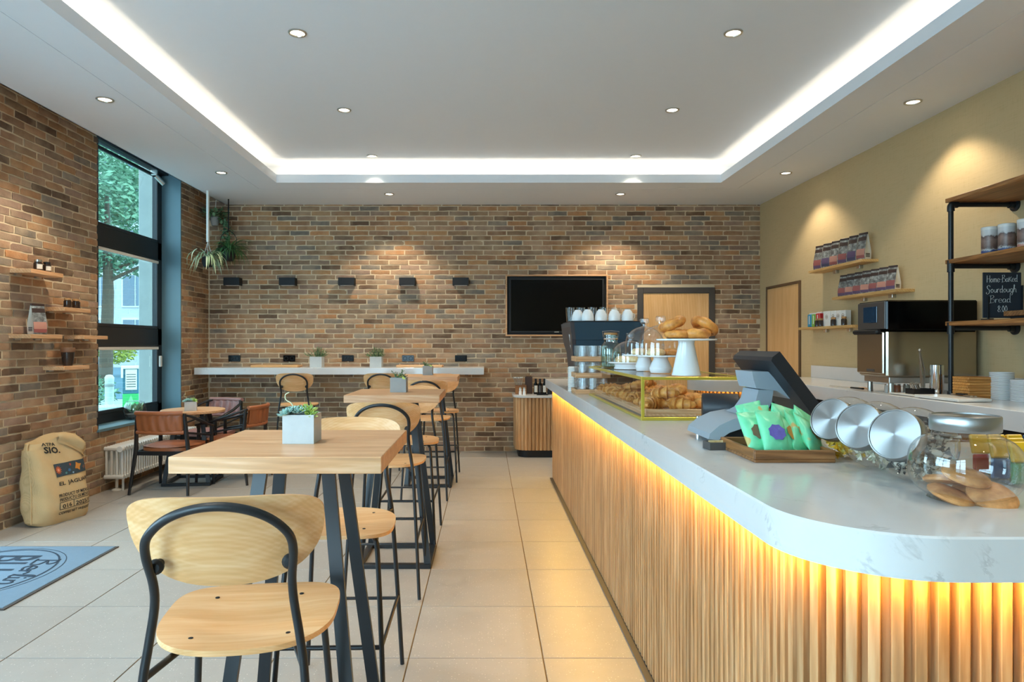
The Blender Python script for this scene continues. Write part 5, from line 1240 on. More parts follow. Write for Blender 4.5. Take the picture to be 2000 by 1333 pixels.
t = thing('receipt_printer', 'black round-nosed receipt printer behind the till', 'printer', (1.005, 2.93, ZC), -.25)
m = MB(); m.M = Matrix.Translation((0, 0, .085)) @ Matrix.Rotation(PI / 2, 4, 'Y'); m.lathe([(.0001, -.075), (.058, -.075), (.062, -.07), (.062, .07), (.055, .075), (.050, .06), (.0001, .06)], 28, caps=False); m.M = None; ob('drum', m, M['till_black'], t)
m = MB(); m.box(-.07, .07, -.06, .06, 0, .06, .006); ob('base', m, M['till_black'], t, smooth=0)
m = MB(); m.box(-.098, -.072, -.03, .03, .018, .052, .004); ob('paper_slot', m, M['chrome'], t, smooth=0)
t = thing('card_holder', 'small dark metal card box at the corner of the snack tray', 'box', (.79, 2.33, ZC), .1)
m = MB(); ring(m, -.04, .04, -.03, .03, -.036, .036, -.026, .026, 0, .026); m.box(-.036, .036, -.026, .026, 0, .004); ob('box', m, M['darkgrey'], t, smooth=0)
m = MB(); m.box(-.033, .033, -.004, .0, .004, .030); ob('card', m, M['dough'], t, smooth=0)

# ------------------------------------------------------------------ snack tray
t = thing('snack_tray', 'dark oak tray holding mint-green snack bags on the counter', 'tray', (.93, 2.205, ZC))
m = MB(); m.box(-.122, .122, -.152, .152, 0, .010, .002); ob('base', m, M['rustic'], t, smooth=0)
for a in (-1, 1):
    m = MB(); m.box(-.122, .122, a * .147 - .005, a * .147 + .005, .010, .038, .002); ob('side', m, M['rustic'], t, smooth=0); m = MB(); m.box(a * .117 - .005, a * .117 + .005, -.142, .142, .010, .038, .002); ob('side', m, M['rustic_y'], t, smooth=0)
def mintmat():
    t = NT('mint_foil'); v = t.coord((1, 1, 1)); n = t.noise(v, 30, 3); n2 = t.noise(v, 14, 2, .5)
    c = t.mixc(n, S(96, 206, 150), S(140, 232, 182)); c = t.mixc(t.ramp(n2, [(.66, (0, 0, 0, 1)), (.70, (.8, .8, .8, 1))]), c, S(206, 160, 70)); t.bsdf(c, .32, 0, .5, t.bump(n, .25, .006)); return t.m
M['mint'] = mintmat()
def make_snack(art):
    t = thing('snack_bag', 'x', 'snack bag', group='mint snack bags in the oak tray'); W_, Hh, D_ = .045, .150, .022
    def f(u, v):
        a = 2 * PI * u; z = Hh * v; s_ = math.sin(PI * min(max((v - .04) / .92, 0), 1)) ** .55; x = W_ * math.copysign(abs(math.cos(a)) ** .75, math.cos(a)) * (1 - .06 * s_); y = D_ * s_ * math.copysign(abs(math.sin(a)) ** 1.0, math.sin(a))
        return (x, y + .002 * math.sin(18 * v + 7 * x * 20) * (1 - abs(math.cos(a))), z)
    m = MB(); m.grid(f, 26, 16, cu=True); ob('pouch', m, M['mint'], t, smooth=60)
    for z0, z1 in ((.0, .008), (Hh - .012, Hh)):
        m = MB(); m.grid(lambda u, v: (-W_ + 2 * W_ * u, (.0016 if int(u * 40) % 2 else -.0016), z0 + (z1 - z0) * v), 41, 2); ob('crimped_edge', m, M['mint'], t, smooth=0)
    m = MB(); m.add([(x * 1.0, -D_ * .99 - .0015, Hh * .46 + z) for x, z in [(0, 0)] + [(.026 * math.cos(2 * PI * k / 16) * (1 + .15 * (k % 2)), .024 * math.sin(2 * PI * k / 16) * (1 + .15 * (k % 2))) for k in range(16)]], [(0, 1 + k, 1 + (k + 1) % 16) for k in range(16)]); ob('printed_motif', m, art, t, smooth=0)
    return t
ARTS = [P_('snack_art_brown', S(110, 88, 66), .4, var=.5, scale=60), P_('snack_art_purple', S(104, 96, 178), .4, var=.4, scale=60), P_('snack_art_amber', S(196, 136, 48), .4, var=.4, scale=60)]
SB = [make_snack(a) for a in ARTS]; used = set()
spots = [(.862, 2.12, .30, -.42, .0, 0, 'with a brown picture, at the corner nearest the till'), (.90, 2.10, .26, -.36, .05, 1, 'with a purple fruit picture, in the front of the tray'), (.945, 2.115, .55, -.42, .45, 2, 'third in the front of the tray'), (.985, 2.13, .62, -.40, .5, 2, 'fourth in the front of the tray'), (1.03, 2.12, .66, -.46, .4, 0, 'last in the front, beside the tilted jar'),
         (.90, 2.22, .2, -.25, .0, 2, 'standing in the rear row nearest the till'), (.96, 2.23, .3, -.22, .3, 1, 'in the middle of the rear row'), (1.03, 2.22, .5, -.3, .5, 0, 'at the end of the rear row by the jars'), (.93, 2.31, .2, -.2, -.2, 2, 'leaning at the back edge of the tray')]
for x, y, rz, rx, ry, ai, w_ in spots:
    lab = 'mint-green snack bag ' + w_; e = (rx * 1.4, ry, rz - .1)
    if ai not in used: SB[ai].location = (x, y, ZC + .014); SB[ai].rotation_euler = e; SB[ai]['label'] = lab; used.add(ai)
    else: copy_tree(SB[ai], lab, (x, y, ZC + .014), rot=e)

# ------------------------------------------------------------------ biscuit and sweet jars
def lidmat():
    t = NT('spun_steel'); c = t.n('TexCoord'); sp = t.n('SeparateXYZ'); t.t.links.new(c.outputs['Object'], sp.inputs[0]); at = t.n('Math', _operation='ARCTAN2'); t.set(at.inputs[0], sp.outputs[1]); t.set(at.inputs[1], sp.outputs[0])
    b = t.n('BsdfAnisotropic') if False else None
    tg = t.n('Tangent', _direction_type='RADIAL', _axis='Z'); p = t.bsdf(S(168, 168, 167), .30, 1.0); p.inputs['Anisotropic'].default_value = .85; t.t.links.new(tg.outputs[0], p.inputs['Tangent']); return t.m
M['lid'] = lidmat()
def make_jar(R, hh, rl, lh=.034):
    t = thing('glass_jar', 'x', 'jar', group='round glass jars with steel lids on the counter')
    prof = [(.0001, -hh)]
    for k in range(1, 20):
        a = -PI / 2 + PI * k / 20; z = hh * math.copysign(abs(math.sin(a)) ** .8, math.sin(a)); r = R * abs(math.cos(a)) ** .62
        if z > 0 and r < rl * .97: break
        prof.append((r, z))
    prof += [(rl * .94, hh * .93), (rl * .92, hh + .012)]
    m = MB(); m.lathe(prof, 44, caps=False); ob('body', m, M['jar'], t, smooth=70)
    m = MB(); m.lathe([(R * .62, -hh * .93), (R * .66, -hh * .985), (R * .58, -hh * 1.0), (.0001, -hh * .97)], 40, caps=False); ob('thick_base', m, M['jar'], t, smooth=70)
    z = hh + .004; m = MB(); m.lathe([(rl * .98, z), (rl, z + .002), (rl, z + lh - .003), (rl * .97, z + lh), (rl * .93, z + lh), (rl * .92, z + lh - .003), (.0001, z + lh - .003)], 44, caps=False); ob('lid', m, M['lid'], t, smooth=35)
    return t
AX = Vector((-.80, -.50, .32)).normalized(); QE = Vector((0, 0, 1)).rotation_difference(AX).to_euler()
jr = make_jar(.097, .074, .066); JB = [(1.122, 1.785), (1.128, 1.963), (1.140, 2.140)]; ZJ = ZC + .0945
JL = ['tilted steel-lidded jar just behind the biscuit jar, black and white sweets inside', 'tilted glass jar with steel lid in the middle of the three, pale wrapped sweets inside', 'tilted glass jar with steel lid nearest the snack tray, yellow wrapped sweets inside']
for k, (x, y) in enumerate(JB):
    if k == 0: jr.location = (x, y, ZJ); jr.rotation_euler = QE; jr['label'] = JL[0]
    else: copy_tree(jr, JL[k], (x, y, ZJ), rot=QE)
def candy_mesh(nm, mat):
    m = MB(); m.ball((0, 0, 0), (.013, .009, .008), 10, 7)
    for s_ in (-1, 1): m.grid(lambda u, v: (s_ * (.012 + .012 * v), .011 * v * (2 * u - 1), .003 * math.sin(u * 16) * v), 7, 3)
    return m.mesh(nm, mat, 50)
def foil(name, a, b):
    t = NT(name); v = t.coord((1, 1, 1)); c = t.ramp(t.noise(v, 60, 2), [(.46, a), (.54, b)]); t.bsdf(c, .25, .0, .6); return t.m
CMs = [[candy_mesh('wrapped_sweet', foil('foil_black_white', S(50, 46, 44), S(214, 206, 190)))], [candy_mesh('wrapped_sweet', foil('foil_ivory', S(226, 218, 196), S(190, 182, 150)))], [candy_mesh('wrapped_sweet', foil('foil_yellow', S(236, 178, 30), S(246, 212, 90)))]]
CL = ['black and white wrapped sweet in the tilted jar behind the biscuit jar', 'pale wrapped sweet in the middle tilted jar', 'yellow wrapped sweet in the tilted jar nearest the snack tray']
rr = random.Random(33)
for k, (x, y) in enumerate(JB):
    n = 0
    for _ in range(4000):
        if n >= 54: break
        p = Vector((rr.uniform(-.07, .07), rr.uniform(-.07, .07), rr.uniform(-.075, .015 if k != 0 else .04)))
        d = p.dot(AX); q = (p - AX * d).length
        if (d / .052) ** 2 + (q / .072) ** 2 > 1 or d > .035: continue
        o = link('wrapped_sweet', CMs[k][0], None, (x + p.x, y + p.y, ZJ + p.z), rot=(rr.uniform(0, 6), rr.uniform(0, 6), rr.uniform(0, 6))); tag(o, CL[k], 'sweet', ('black and white', 'pale', 'yellow')[k] + ' sweets in a tilted jar'); n += 1
        s_ = 1.5; o.scale = (s_, s_, s_)
jb = make_jar(.114, .077, .070, .036); jb.location = (1.098, 1.565, ZC + .0785); jb['label'] = 'upright round glass jar of biscuits with steel lid, at the front of the counter'
ck = MB().lathe([(.0001, 0), (.040, 0), (.049, .005), (.050, .011), (.042, .018), (.02, .0205), (.0001, .021)], 26, caps=False).mesh('biscuit', pastry('ginger_biscuit', S(184, 120, 66), S(214, 152, 94)), 50)
for k, (x, y, z, e, w_) in enumerate(((-.045, -.015, .006, (.25, .25, 0), 'lying flat at the left of the pile'), (.03, -.04, .010, (.55, -.1, 0), 'leaning at the front of the pile'), (.045, .03, .008, (.1, -.3, 0), 'lying at the right of the pile'), (-.01, .045, .028, (-.2, .1, 0), 'at the back of the pile'), (.0, .0, .046, (.30, .12, 0), 'on top of the pile'))):
    o = link('biscuit', ck, None, (1.098 + x, 1.565 + y, ZC + z), rot=e); tag(o, 'round brown biscuit in the upright jar, ' + w_, 'biscuit', 'biscuits in the upright jar')
t = thing('sweet_box', 'clear plastic box of colourful mini packs at the right edge of the counter', 'box', (1.42, 1.80, ZC))
m = MB(); 
for a in (((-.10, -.12), (.10, -.12)), ((.10, -.12), (.10, .12)), ((.10, .12), (-.10, .12)), ((-.10, .12), (-.10, -.12))): m.add([(*a[0], .002), (*a[1], .002), (*a[1], .10), (*a[0], .10)], [(0, 1, 2, 3)])
ob('walls', m, M['jar'], t, smooth=0); m = MB(); m.box(-.10, .10, -.12, .12, 0, .004); ob('base', m, M['jar'], t, smooth=0)
pk = [P_('pack_' + n, c, .35) for n, c in (('yellow', S(240, 190, 40)), ('green', S(50, 150, 84)), ('red', S(196, 60, 60)), ('blue', S(60, 110, 170)))]
pm_ = [MB().box(-.022, .022, -.006, .006, 0, .052, .003).mesh('mini_pack', p, 0) for p in pk]
for k in range(24):
    r_, c_ = divmod(k % 12, 4); lay = k // 12; ci = (k * 7 + r_) % 3 + 1 if lay == 0 else (0 if c_ < 3 else 3)
    o = link('mini_pack', pm_[ci], None, (1.345 + .05 * c_, 1.715 + .07 * r_, ZC + .006 + .054 * lay), rot=(0 if lay == 0 else -.3, 0, rr.uniform(-.15, .15))); tag(o, f'{("yellow", "green", "red", "blue")[ci]} mini pack in the clear box, {("lower", "upper")[lay]} layer', 'snack pack', f'{("yellow", "green", "red", "blue")[ci]} mini packs, {("lower", "upper")[lay]} layer')

# ------------------------------------------------------------------ back bench along the beige wall
ZB = 1.045
M['led_soft'] = emit('soft_warm_led', (1.0, .56, .08, 1), 22)
t = thing('back_bench', 'white quartz back counter along the beige wall with oak fronts below', 'counter', (0, 0, 0))
poly = [(2.85, 1.5), (3.598, 1.5), (3.598, 7.52), (2.50, 7.52)] + arc(2.50, 7.135, .385, 90, 270, 16) + [(2.85, 6.75)]
mb = MB(); slab(mb, poly, ZB - .1125, ZB); ob('worktop', mb, M['quartz'], t, smooth=30)
mb = MB(); mb.box(3.578, 3.599, 1.5, 7.52, ZB, ZB + .13, .002); ob('backsplash', mb, M['quartz'], t, smooth=0)
mb = MB(); mb.box(2.95, 3.597, 1.6, 7.45, .08, ZB - .135); mb.box(3.0, 3.597, 1.6, 7.45, 0, .08); ob('carcass', mb, M['black_matte'], t, smooth=0)
for k in range(8):
    y0 = 1.65 + .6 * k; m = MB(); m.box(2.925, 2.95, y0 + .004, y0 + .596, .10, ZB - .16, .002); dr = ob('door', m, M['rustic'], t, smooth=0)
    m = MB(); m.tube([(2.905, y0 + .2, ZB - .22), (2.905, y0 + .4, ZB - .22)], .006, 8); m.tube([(2.93, y0 + .21, ZB - .22), (2.905, y0 + .21, ZB - .22)], .005, 6); m.tube([(2.93, y0 + .39, ZB - .22), (2.905, y0 + .39, ZB - .22)], .005, 6); ob('handle', m, M['black_matte'], dr)
rp = [(2.85, 6.82)] + [(p[0], p[1]) for p in arc(2.50, 7.135, .315, 270, 90, 24)]
for p, d in along(rp, .0412, .02): link('slat', sm, t, (p.x, p.y, -.03), math.atan2(d.y, d.x) + PI)
mb = MB(); mb.prism([(2.9, 6.85), (2.9, 7.42), (2.5, 7.42)] + arc(2.50, 7.135, .285, 90, 270, 16), .02, ZB - .125); ob('return_carcass', mb, M['slatback'], t, smooth=0)
lr = [(2.85, 6.812)] + arc(2.50, 7.135, .323, 270, 130, 16)
mb = MB(); mb.grid(lambda u, v: (lr[round(u * (len(lr) - 1))][0], lr[round(u * (len(lr) - 1))][1] - .006 * v, ZB - .1127), len(lr), 2); ob('led_strip', mb, M['led_soft'], t, smooth=0)

# oven
t = thing('bench_oven', 'tall stainless and black speed oven on the back bench', 'oven', (2.90, 4.94, ZB))
m = MB(); m.box(0, .66, 0, .37, .12, .46, .012); ob('steel_body', m, M['steel_dark'], t, smooth=0)
m = MB(); m.box(-.004, .66, -.004, .374, .46, .68, .01); ob('black_top', m, M['black_gloss'], t, smooth=0)
m = MB(); m.box(-.022, -.004, .01, .36, .14, .45, .008); ob('door', m, M['steel_dark'], t, smooth=0)
m = MB(); m.box(-.012, -.003, .005, .365, .47, .672, .004); pn = ob('control_panel', m, P_('oven_panel', S(74, 68, 64), .35), t, smooth=0)
m = MB(); m.box(-.0165, -.0115, .10, .28, .52, .64, .002); ob('touch_screen', m, P_('oven_screen', S(26, 48, 70), .1), pn, smooth=0)
m = MB(); m.box(-.065, -.022, .02, .35, .432, .468, .012); ob('door_handle', m, M['black_matte'], t, smooth=0)
m = MB(); m.box(.03, .64, .02, .35, .075, .12, .004); ob('under_tray', m, M['steel'], t, smooth=0)
m = MB(); m.box(-.0235, -.0215, .12, .22, .155, .175); ob('badge', m, M['darkgrey'], t, smooth=0)
for x in (.06, .60):
    for y in (.05, .32): m = MB(); m.lathe([(.022, 0), (.020, .005), (.018, .078)], 14, x, y, 0); ob('foot', m, M['steel'], t)

# pipe shelf rack
t = thing('pipe_shelf_rack', 'black pipe rack with three brown wooden boards over the back bench', 'shelf rack', (0, 0, 0)); PX, PY = 3.16, 4.64
m = MB(); m.tube([(PX, PY, ZB + .012), (PX, PY, 2.335)], .016, 14); m.lathe([(.045, 0), (.045, .01), (.022, .014), (.022, .04)], 18, PX, PY, ZB); ob('upright', m, M['black'], t)
for k, z in enumerate((1.513, 1.935, 2.354)):
    m = MB(); m.tube([(PX, PY, z), (XR - .012, PY, z)], .016, 14); ob('rail', m, M['black'], t)
    m = MB(); m.M = Matrix.Translation((XR, PY, z)) @ Matrix.Rotation(-PI / 2, 4, 'Y'); m.lathe([(.045, 0), (.045, .010), (.026, .014), (.024, .045)], 20); ob('wall_flange', m, M['black'], t)
    m = MB(); m.lathe([(.0225, -.04), (.0225, .04)], 16, PX, PY, z) if k < 2 else m.tube(catmull([(PX, PY, z - .045), (PX, PY, z - .012), (PX + .012, PY, z), (PX + .045, PY, z)], 5), .0225, 14); ob('pipe_fitting', m, M['black'], t)
    m = MB(); m.box(PX - .02, XR - .003, 3.30, PY + .03, z + .017, z + .045, .003); ob('shelf_board', m, M['rustic_y'], t, smooth=0)
    m = MB(); m.tube([(PX, 3.42, z), (XR - .012, 3.42, z)], .016, 10); ob('rail', m, M['black'], t)
Z1, Z2 = 1.559, 1.981
def canmat(nm, lo):
    t = NT(nm); c = t.n('TexCoord'); sp = t.n('SeparateXYZ'); t.t.links.new(c.outputs['Object'], sp.inputs[0]); n = t.noise(t.coord((1, 1, 1), False), 40, 3); k = t.n('Math', _operation='MULTIPLY_ADD'); t.set(k.inputs[0], n); k.inputs[1].default_value = .05; t.set(k.inputs[2], sp.outputs[2])
    c = t.ramp(k.outputs[0], [(.0, lo), (.055, lo), (.06, S(220, 214, 206)), (.068, S(104, 76, 66)), (.12, S(150, 120, 108)), (.145, S(96, 74, 68)), (.15, S(204, 200, 198)), (.19, S(214, 214, 212))]); t.bsdf(c, .35, .0, .5); return t.m
cmA, cmB = canmat('tin_print_navy', S(60, 76, 128)), canmat('tin_print_rose', S(206, 140, 118))
def make_can(mat):
    t = thing('coffee_tin', 'x', 'tin', group='coffee tins on the pipe rack')
    m = MB(); m.lathe([(.046, 0), (.047, .004), (.047, .165)], 28); ob('can', m, mat, t); m = MB(); m.lathe([(.048, .163), (.0485, .168), (.0485, .180), (.045, .183), (.0001, .183)], 28, caps=False); ob('lid', m, M['white'], t); return t
for grp, mat, items in ((0, cmA, ((3.27, 4.43, 'navy-banded coffee tin at the outer end of the middle rack board'), (3.29, 4.31, 'navy-banded coffee tin, second on the middle rack board'), (3.40, 4.42, 'navy-banded coffee tin half hidden near the wall'))), (1, cmB, ((3.28, 4.14, 'rose-banded coffee tin, first of the rose tins on the middle rack board'), (3.28, 4.03, 'rose-banded coffee tin, second of the rose tins'), (3.40, 4.10, 'rose-banded coffee tin behind the others near the wall'), (3.31, 3.90, 'rose-banded coffee tin at the picture edge')))):
    c0 = make_can(mat)
    for k, (x, y, lab) in enumerate(items):
        if k == 0: c0.location = (x, y, Z2); c0.rotation_euler = (0, 0, k); c0['label'] = lab
        else: copy_tree(c0, lab, (x, y, Z2), k * .7)
# chalk board
t = thing('chalk_board', 'black chalkboard advertising home-baked sourdough bread on the lowest rack board', 'chalkboard', (3.28, 4.34, Z1))
m = MB(); m.box(-.122, .122, -.004, .004, .012, .302, .002); m.M = None; bd = ob('board', m, P_('slate', S(44, 50, 58), .85, var=.08), t, smooth=0)
m = MB(); m.box(-.11, -.075, -.035, .035, 0, .008, .002); m.box(-.098, -.088, -.012, -.005, .006, .15, .001); ob('stand_foot', m, M['black_matte'], t, smooth=0); m = MB(); m.box(.085, .132, -.035, .035, 0, .008, .002); m.box(.122, .130, -.012, .012, .006, .22, .001); ob('stand_foot', m, M['black_matte'], t, smooth=0)
chalk = P_('chalk_white', S(232, 232, 226), .95)
ch = lambda x, y: (x, -.0052, y)
for (w_, x, y, h_, sx) in (('Home-BaKed', -.098, .238, .044, .88), ('Sourdough', -.100, .172, .044, 1.0), ('Bread', -.078, .108, .046, 1.2), ('8.00', -.03, .05, .040, 1.0)): ob('chalk_lettering', script(w_, x, y, h_, .0019, ch, sx, .03), chalk, t)
# bread board and loaf
t = thing('bread_board', 'thick brown wooden board under the sourdough loaf', 'board', (3.40, 4.05, Z1 + .001), 0)
m = MB(); m.box(-.18, .17, -.22, .20, .018, .05, .004); ob('board', m, M['rustic'], t, smooth=0); m = MB(); m.box(-.15, -.11, -.2, .18, 0, .018); m.box(.10, .14, -.2, .18, 0, .018); ob('foot', m, M['black_matte'], t, smooth=0)
t = thing('sourdough_loaf', 'scored round sourdough loaf on the wooden bread board', 'bread', (3.40, 4.04, Z1 + .052))
m = MB(); m.lathe([(.0001, 0), (.10, 0), (.132, .025), (.135, .05), (.115, .085), (.075, .11), (.0001, .122)], 36, caps=False); ob('crust', m, pastry('bread_crust', S(168, 112, 58), S(214, 168, 108)), t, smooth=70)
for k in range(6):
    a = -1.0 + .4 * k; m = MB(); m.tube([(.125 * math.sin(q) * math.cos(a), .125 * math.sin(q) * math.sin(a + .4), .012 + .115 * math.cos(q)) for q in [-.9 + 1.8 * i / 10 for i in range(11)]], [.002 + .007 * math.sin(PI * i / 10) for i in range(11)], 6, flat=.6); ob('score_line', m, M['dough'], t)

# things on the bench
t = thing('utensil_holder', 'polished steel cylinder of utensils beside the rack upright', 'holder', (3.13, 4.74, ZB))
m = MB(); m.lathe([(.044, 0), (.044, .215), (.041, .215), (.041, .01), (.0001, .01)], 26); ob('cylinder', m, M['chrome'], t)
t = thing('steam_tongs', 'steel tongs standing upright before the oven', 'tongs', (3.035, 4.76, ZB + .055))
m = MB(); m.tube([(0.005, 0, 0), (-.004, 0, .12), (-.012, 0, .25)], [.013, .011, .009], 8, flat=.4); m.tube([(.02, 0, .0), (.02, 0, .12), (-.008, 0, .25)], [.011, .01, .008], 8, flat=.4); ob('arms', m, M['steel'], t); m = MB(); m.ball((-.010, 0, .262), .012, 10, 7); ob('hinge', m, M['steel'], t)
t = thing('cutlery_tray', 'low black tray of small spoons in front of the oven', 'tray', (3.03, 4.76, ZB)); 
m = MB(); ring(m, -.075, .075, -.05, .05, -.07, .07, -.045, .045, .0, .05); m.box(-.07, .07, -.045, .045, 0, .006); ob('tray', m, M['black_matte'], t, smooth=0)
for k in range(7): m = MB(); m.tube([(-.05 + .01 * k, -.02 + .006 * k, .03), (-.075 + .01 * k, .0, .075 + .004 * (k % 3))], .003, 6); m.ball((-.076 + .01 * k, .0, .08 + .004 * (k % 3)), (.008, .005, .008), 8, 5); ob('spoon', m, M['steel'], t)
for k, (x, cl) in enumerate(((2.99, S(206, 200, 190)), (3.06, S(196, 120, 84)), (3.13, S(200, 190, 170)))):
    t = thing('spice_jar', f'small glass jar under the oven, {("pale contents, nearest the aisle", "reddish contents", "pale contents, nearest the wall")[k]}', 'jar', (x, 5.08, ZB), 0, 'jars under the oven'); m = MB(); m.lathe([(.024, 0), (.024, .05), (.02, .055)], 16); ob('jar', m, P_('spice_%d' % k, cl, .25), t); m = MB(); m.lathe([(.022, .055), (.022, .064), (.0001, .064)], 14); ob('lid', m, M['steel'], t)
wb = MB(); wb.box(-.10, .10, -.075, .075, 0, .0175, .003); wbm = wb.mesh('serving_board', wood('honey_board', S(220, 164, 92), S(186, 126, 62), 0, .45), 0)
for k in range(8): o = link('serving_board', wbm, None, (3.225, 4.50, ZB + .0182 * k), rot=(0, 0, rr.uniform(-.06, .06))); tag(o, f'small brown wooden serving board in the stack by the rack upright, {("lowest", "second", "third", "fourth", "fifth", "sixth", "seventh", "topmost")[k]}', 'board', 'stacked serving boards')
ORD = 'lowest second third fourth fifth sixth seventh eighth ninth tenth eleventh twelfth thirteenth fourteenth fifteenth sixteenth seventeenth eighteenth nineteenth twentieth topmost'.split()
pl = MB(); pl.lathe([(.0001, .0015), (.034, .0015), (.036, 0), (.060, .0005), (.064, .0025), (.064, .0098), (.061, .0108), (.055, .006), (.0001, .004)], 30, caps=False); plm = pl.mesh('plate', M['porcelain'], 40)
for st, (x, y, n, w_) in enumerate(((3.34, 4.42, 21, 'taller stack beside the wooden boards'), (3.37, 4.28, 16, 'lower stack at the picture edge'))):
    for k in range(n): o = link('small_plate', plm, None, (x, y, ZB + .0085 * k), scale=(1.05, 1.05, .75)); tag(o, f'white saucer in the {w_}, {ORD[k]} from the bottom', 'plate', 'saucers, ' + w_)
for (x, y, hx, hy, rz, lab, z) in ((3.0, 4.40, .11, .20, .05, 'white cutting board at the edge of the back bench under the tongs', .022), (2.99, 4.80, .08, .13, .03, 'flat white board lying before the oven', .012)):
    t = thing('cutting_board', lab, 'board', (x, y, ZB), rz, 'white boards on the back bench'); m = MB(); m.box(-hx, hx, -hy, hy, .003, z, .003); ob('board', m, M['white'], t, smooth=0)
    for a in (-1, 1): m = MB(); m.box(-hx + .01, hx - .01, a * hy * .8 - .01, a * hy * .8 + .01, 0, .003); ob('foot', m, M['darkgrey'], t, smooth=0)
t = thing('serving_tongs', 'dark-handled steel tongs lying on the white cutting board', 'tongs', (3.08, 4.42, ZB + .024), .2)
m = MB(); m.tube([(-.05, -.12, .006), (0, 0, .008), (.03, .10, .006)], [.008, .006, .010], 8, flat=.4); m.tube([(-.03, -.13, .006), (.01, 0, .010), (.05, .09, .006)], [.008, .006, .010], 8, flat=.4); ob('arms', m, M['steel'], t); m = MB(); m.box(-.02, .02, -.03, .03, .006, .016, .003); ob('grip', m, M['black_matte'], t, smooth=0)
t = thing('bread_knife', 'knife with black handle lying on the back bench left of the oven', 'knife', (2.93, 5.50, ZB + .001), .12)
m = MB(); m.tube([(0, -.16, .010), (0, -.02, .010)], [.013, .012], 10, flat=.6); ob('handle', m, M['black_matte'], t); m = MB(); m.add([(-.012, -.02, .008), (.016, -.02, .008), (.018, .18, .008), (.0, .26, .008), (-.008, .18, .008), (-.012, -.02, .0095), (.016, -.02, .0095), (.018, .18, .0095), (.0, .26, .0095), (-.008, .18, .0095)], [(4, 3, 2, 1, 0), (5, 6, 7, 8, 9)] + [(i, (i + 1) % 5, 5 + (i + 1) % 5, 5 + i) for i in range(5)]); ob('blade', m, M['steel'], t, smooth=0)
t = thing('wooden_spatula', 'wooden spatula beside the black-handled knife', 'spatula', (3.02, 5.42, ZB + .001), -.2); m = MB(); m.box(-.02, .02, .05, .13, .004, .010, .002); ob('head', m, M['oak_y'], t, smooth=0); m = MB(); m.tube([(0, -.12, .007), (0, .06, .007)], .006, 8); ob('handle', m, M['oak_y'], t)

# ------------------------------------------------------------------ shelves on the beige wall
RG = 'narrow oak shelves on the beige wall'
def wall_shelf_r(y0, y1, z, dep, lab):
    t = thing('wall_shelf', lab, 'shelf', (XR, (y0 + y1) / 2, z), 0, RG); h = (y1 - y0) / 2
    m = MB(); m.box(-dep, .004, -h, h, -.026, 0, .002); ob('board', m, M['shelf_wood'], t, smooth=0)
    for y in (-h * .45, h * .4): m = MB(); m.box(-.035, .004, y - .03, y + .03, -.058, -.026, .002); ob('bracket', m, M['steel'], t, smooth=0)
wall_shelf_r(6.26, 7.30, 2.190, .155, 'highest narrow oak shelf on the beige wall, crowded with coffee bags')
wall_shelf_r(5.73, 6.79, 1.872, .16, 'middle narrow oak shelf on the beige wall, half filled with coffee bags')
wall_shelf_r(6.42, 7.52, 1.590, .16, 'lowest narrow oak shelf on the beige wall, with books and white boxes')
protos = [make_bag(.255, .098, .07, a, b) for a, b in ((M['bag_red'], M['bag_purple']), (M['bag_purple'], M['bag_navy']), (M['bag_peach'], M['bag_red']))]
small = [make_bag(.215, .088, .065, a, b) for a, b in ((M['bag_red'], M['bag_purple']), (M['bag_peach'], M['bag_purple']))]
used = set(); ordn = ['first from the door', 'second from the door', 'third from the door', 'fourth from the door', 'fifth from the door', 'sixth from the door', 'seventh from the door', 'eighth, nearest the rack']
def put(pr, i, key, lab, loc, rz, grp):
    if key not in used: used.add(key); pr.location = loc; pr.rotation_euler = (0, 0, rz); pr['label'] = lab; pr['group'] = grp
    else: c = copy_tree(pr, lab, loc, rz); c['group'] = grp
for k, (y, r) in enumerate(((7.19, .36), (7.02, .42), (6.855, .34), (6.69, .40), (6.52, .36), (6.355, .30))):
    i = (0, 1, 2, 0, 1, 2)[k]; put(protos[i], i, ('a', i), f'tall coffee bag with dark folded top on the highest beige-wall shelf, {ordn[k] if k < 5 else "last, nearest the rack"}', (XR - .085, y, 2.1905), -PI / 2 + r, 'coffee bags on the highest beige-wall shelf')
for k, (y, r) in enumerate(((6.71, .34), (6.575, .40), (6.44, .36), (6.305, .42), (6.17, .34), (6.035, .38), (5.90, .34))):
    i = k % 2; put(small[i], i, ('b', i), f'small coffee bag with pale side on the middle beige-wall shelf, {ordn[k] if k < 6 else "last, nearest the rack"}', (XR - .08, y, 1.8725), -PI / 2 + r, 'small coffee bags on the middle beige-wall shelf')
ZS = 1.5905
for nm, lab, y, c_, h_ in (('gift_packet', 'slim blue gift packet on the lowest beige-wall shelf', 7.33, S(40, 140, 176), .15), ('gift_packet', 'slim green gift packet between the blue and red ones', 7.24, S(120, 176, 70), .15), ('gift_packet', 'slim red gift packet beside the white boxes', 7.15, S(200, 40, 44), .155)):
    t = thing(nm, lab, 'packet', (XR - .10, y, ZS), -PI / 2 + .1, 'coloured gift packets'); m = MB(); m.box(-.038, .038, -.03, .03, 0, h_ * .9, .006); ob('packet', m, P_('packet_' + lab[5:9].strip(), c_, .4), t, smooth=0); m = MB(); m.box(-.034, .034, -.012, .012, h_ * .9, h_, .002); ob('fold', m, M['white'], t, smooth=0); m = MB(); m.box(-.006, .006, -.032, -.0295, h_ * .2, h_ * .8); ob('stripe', m, M['white'], t, smooth=0)
emb = P_('emblem_brown', S(150, 128, 100), .6)
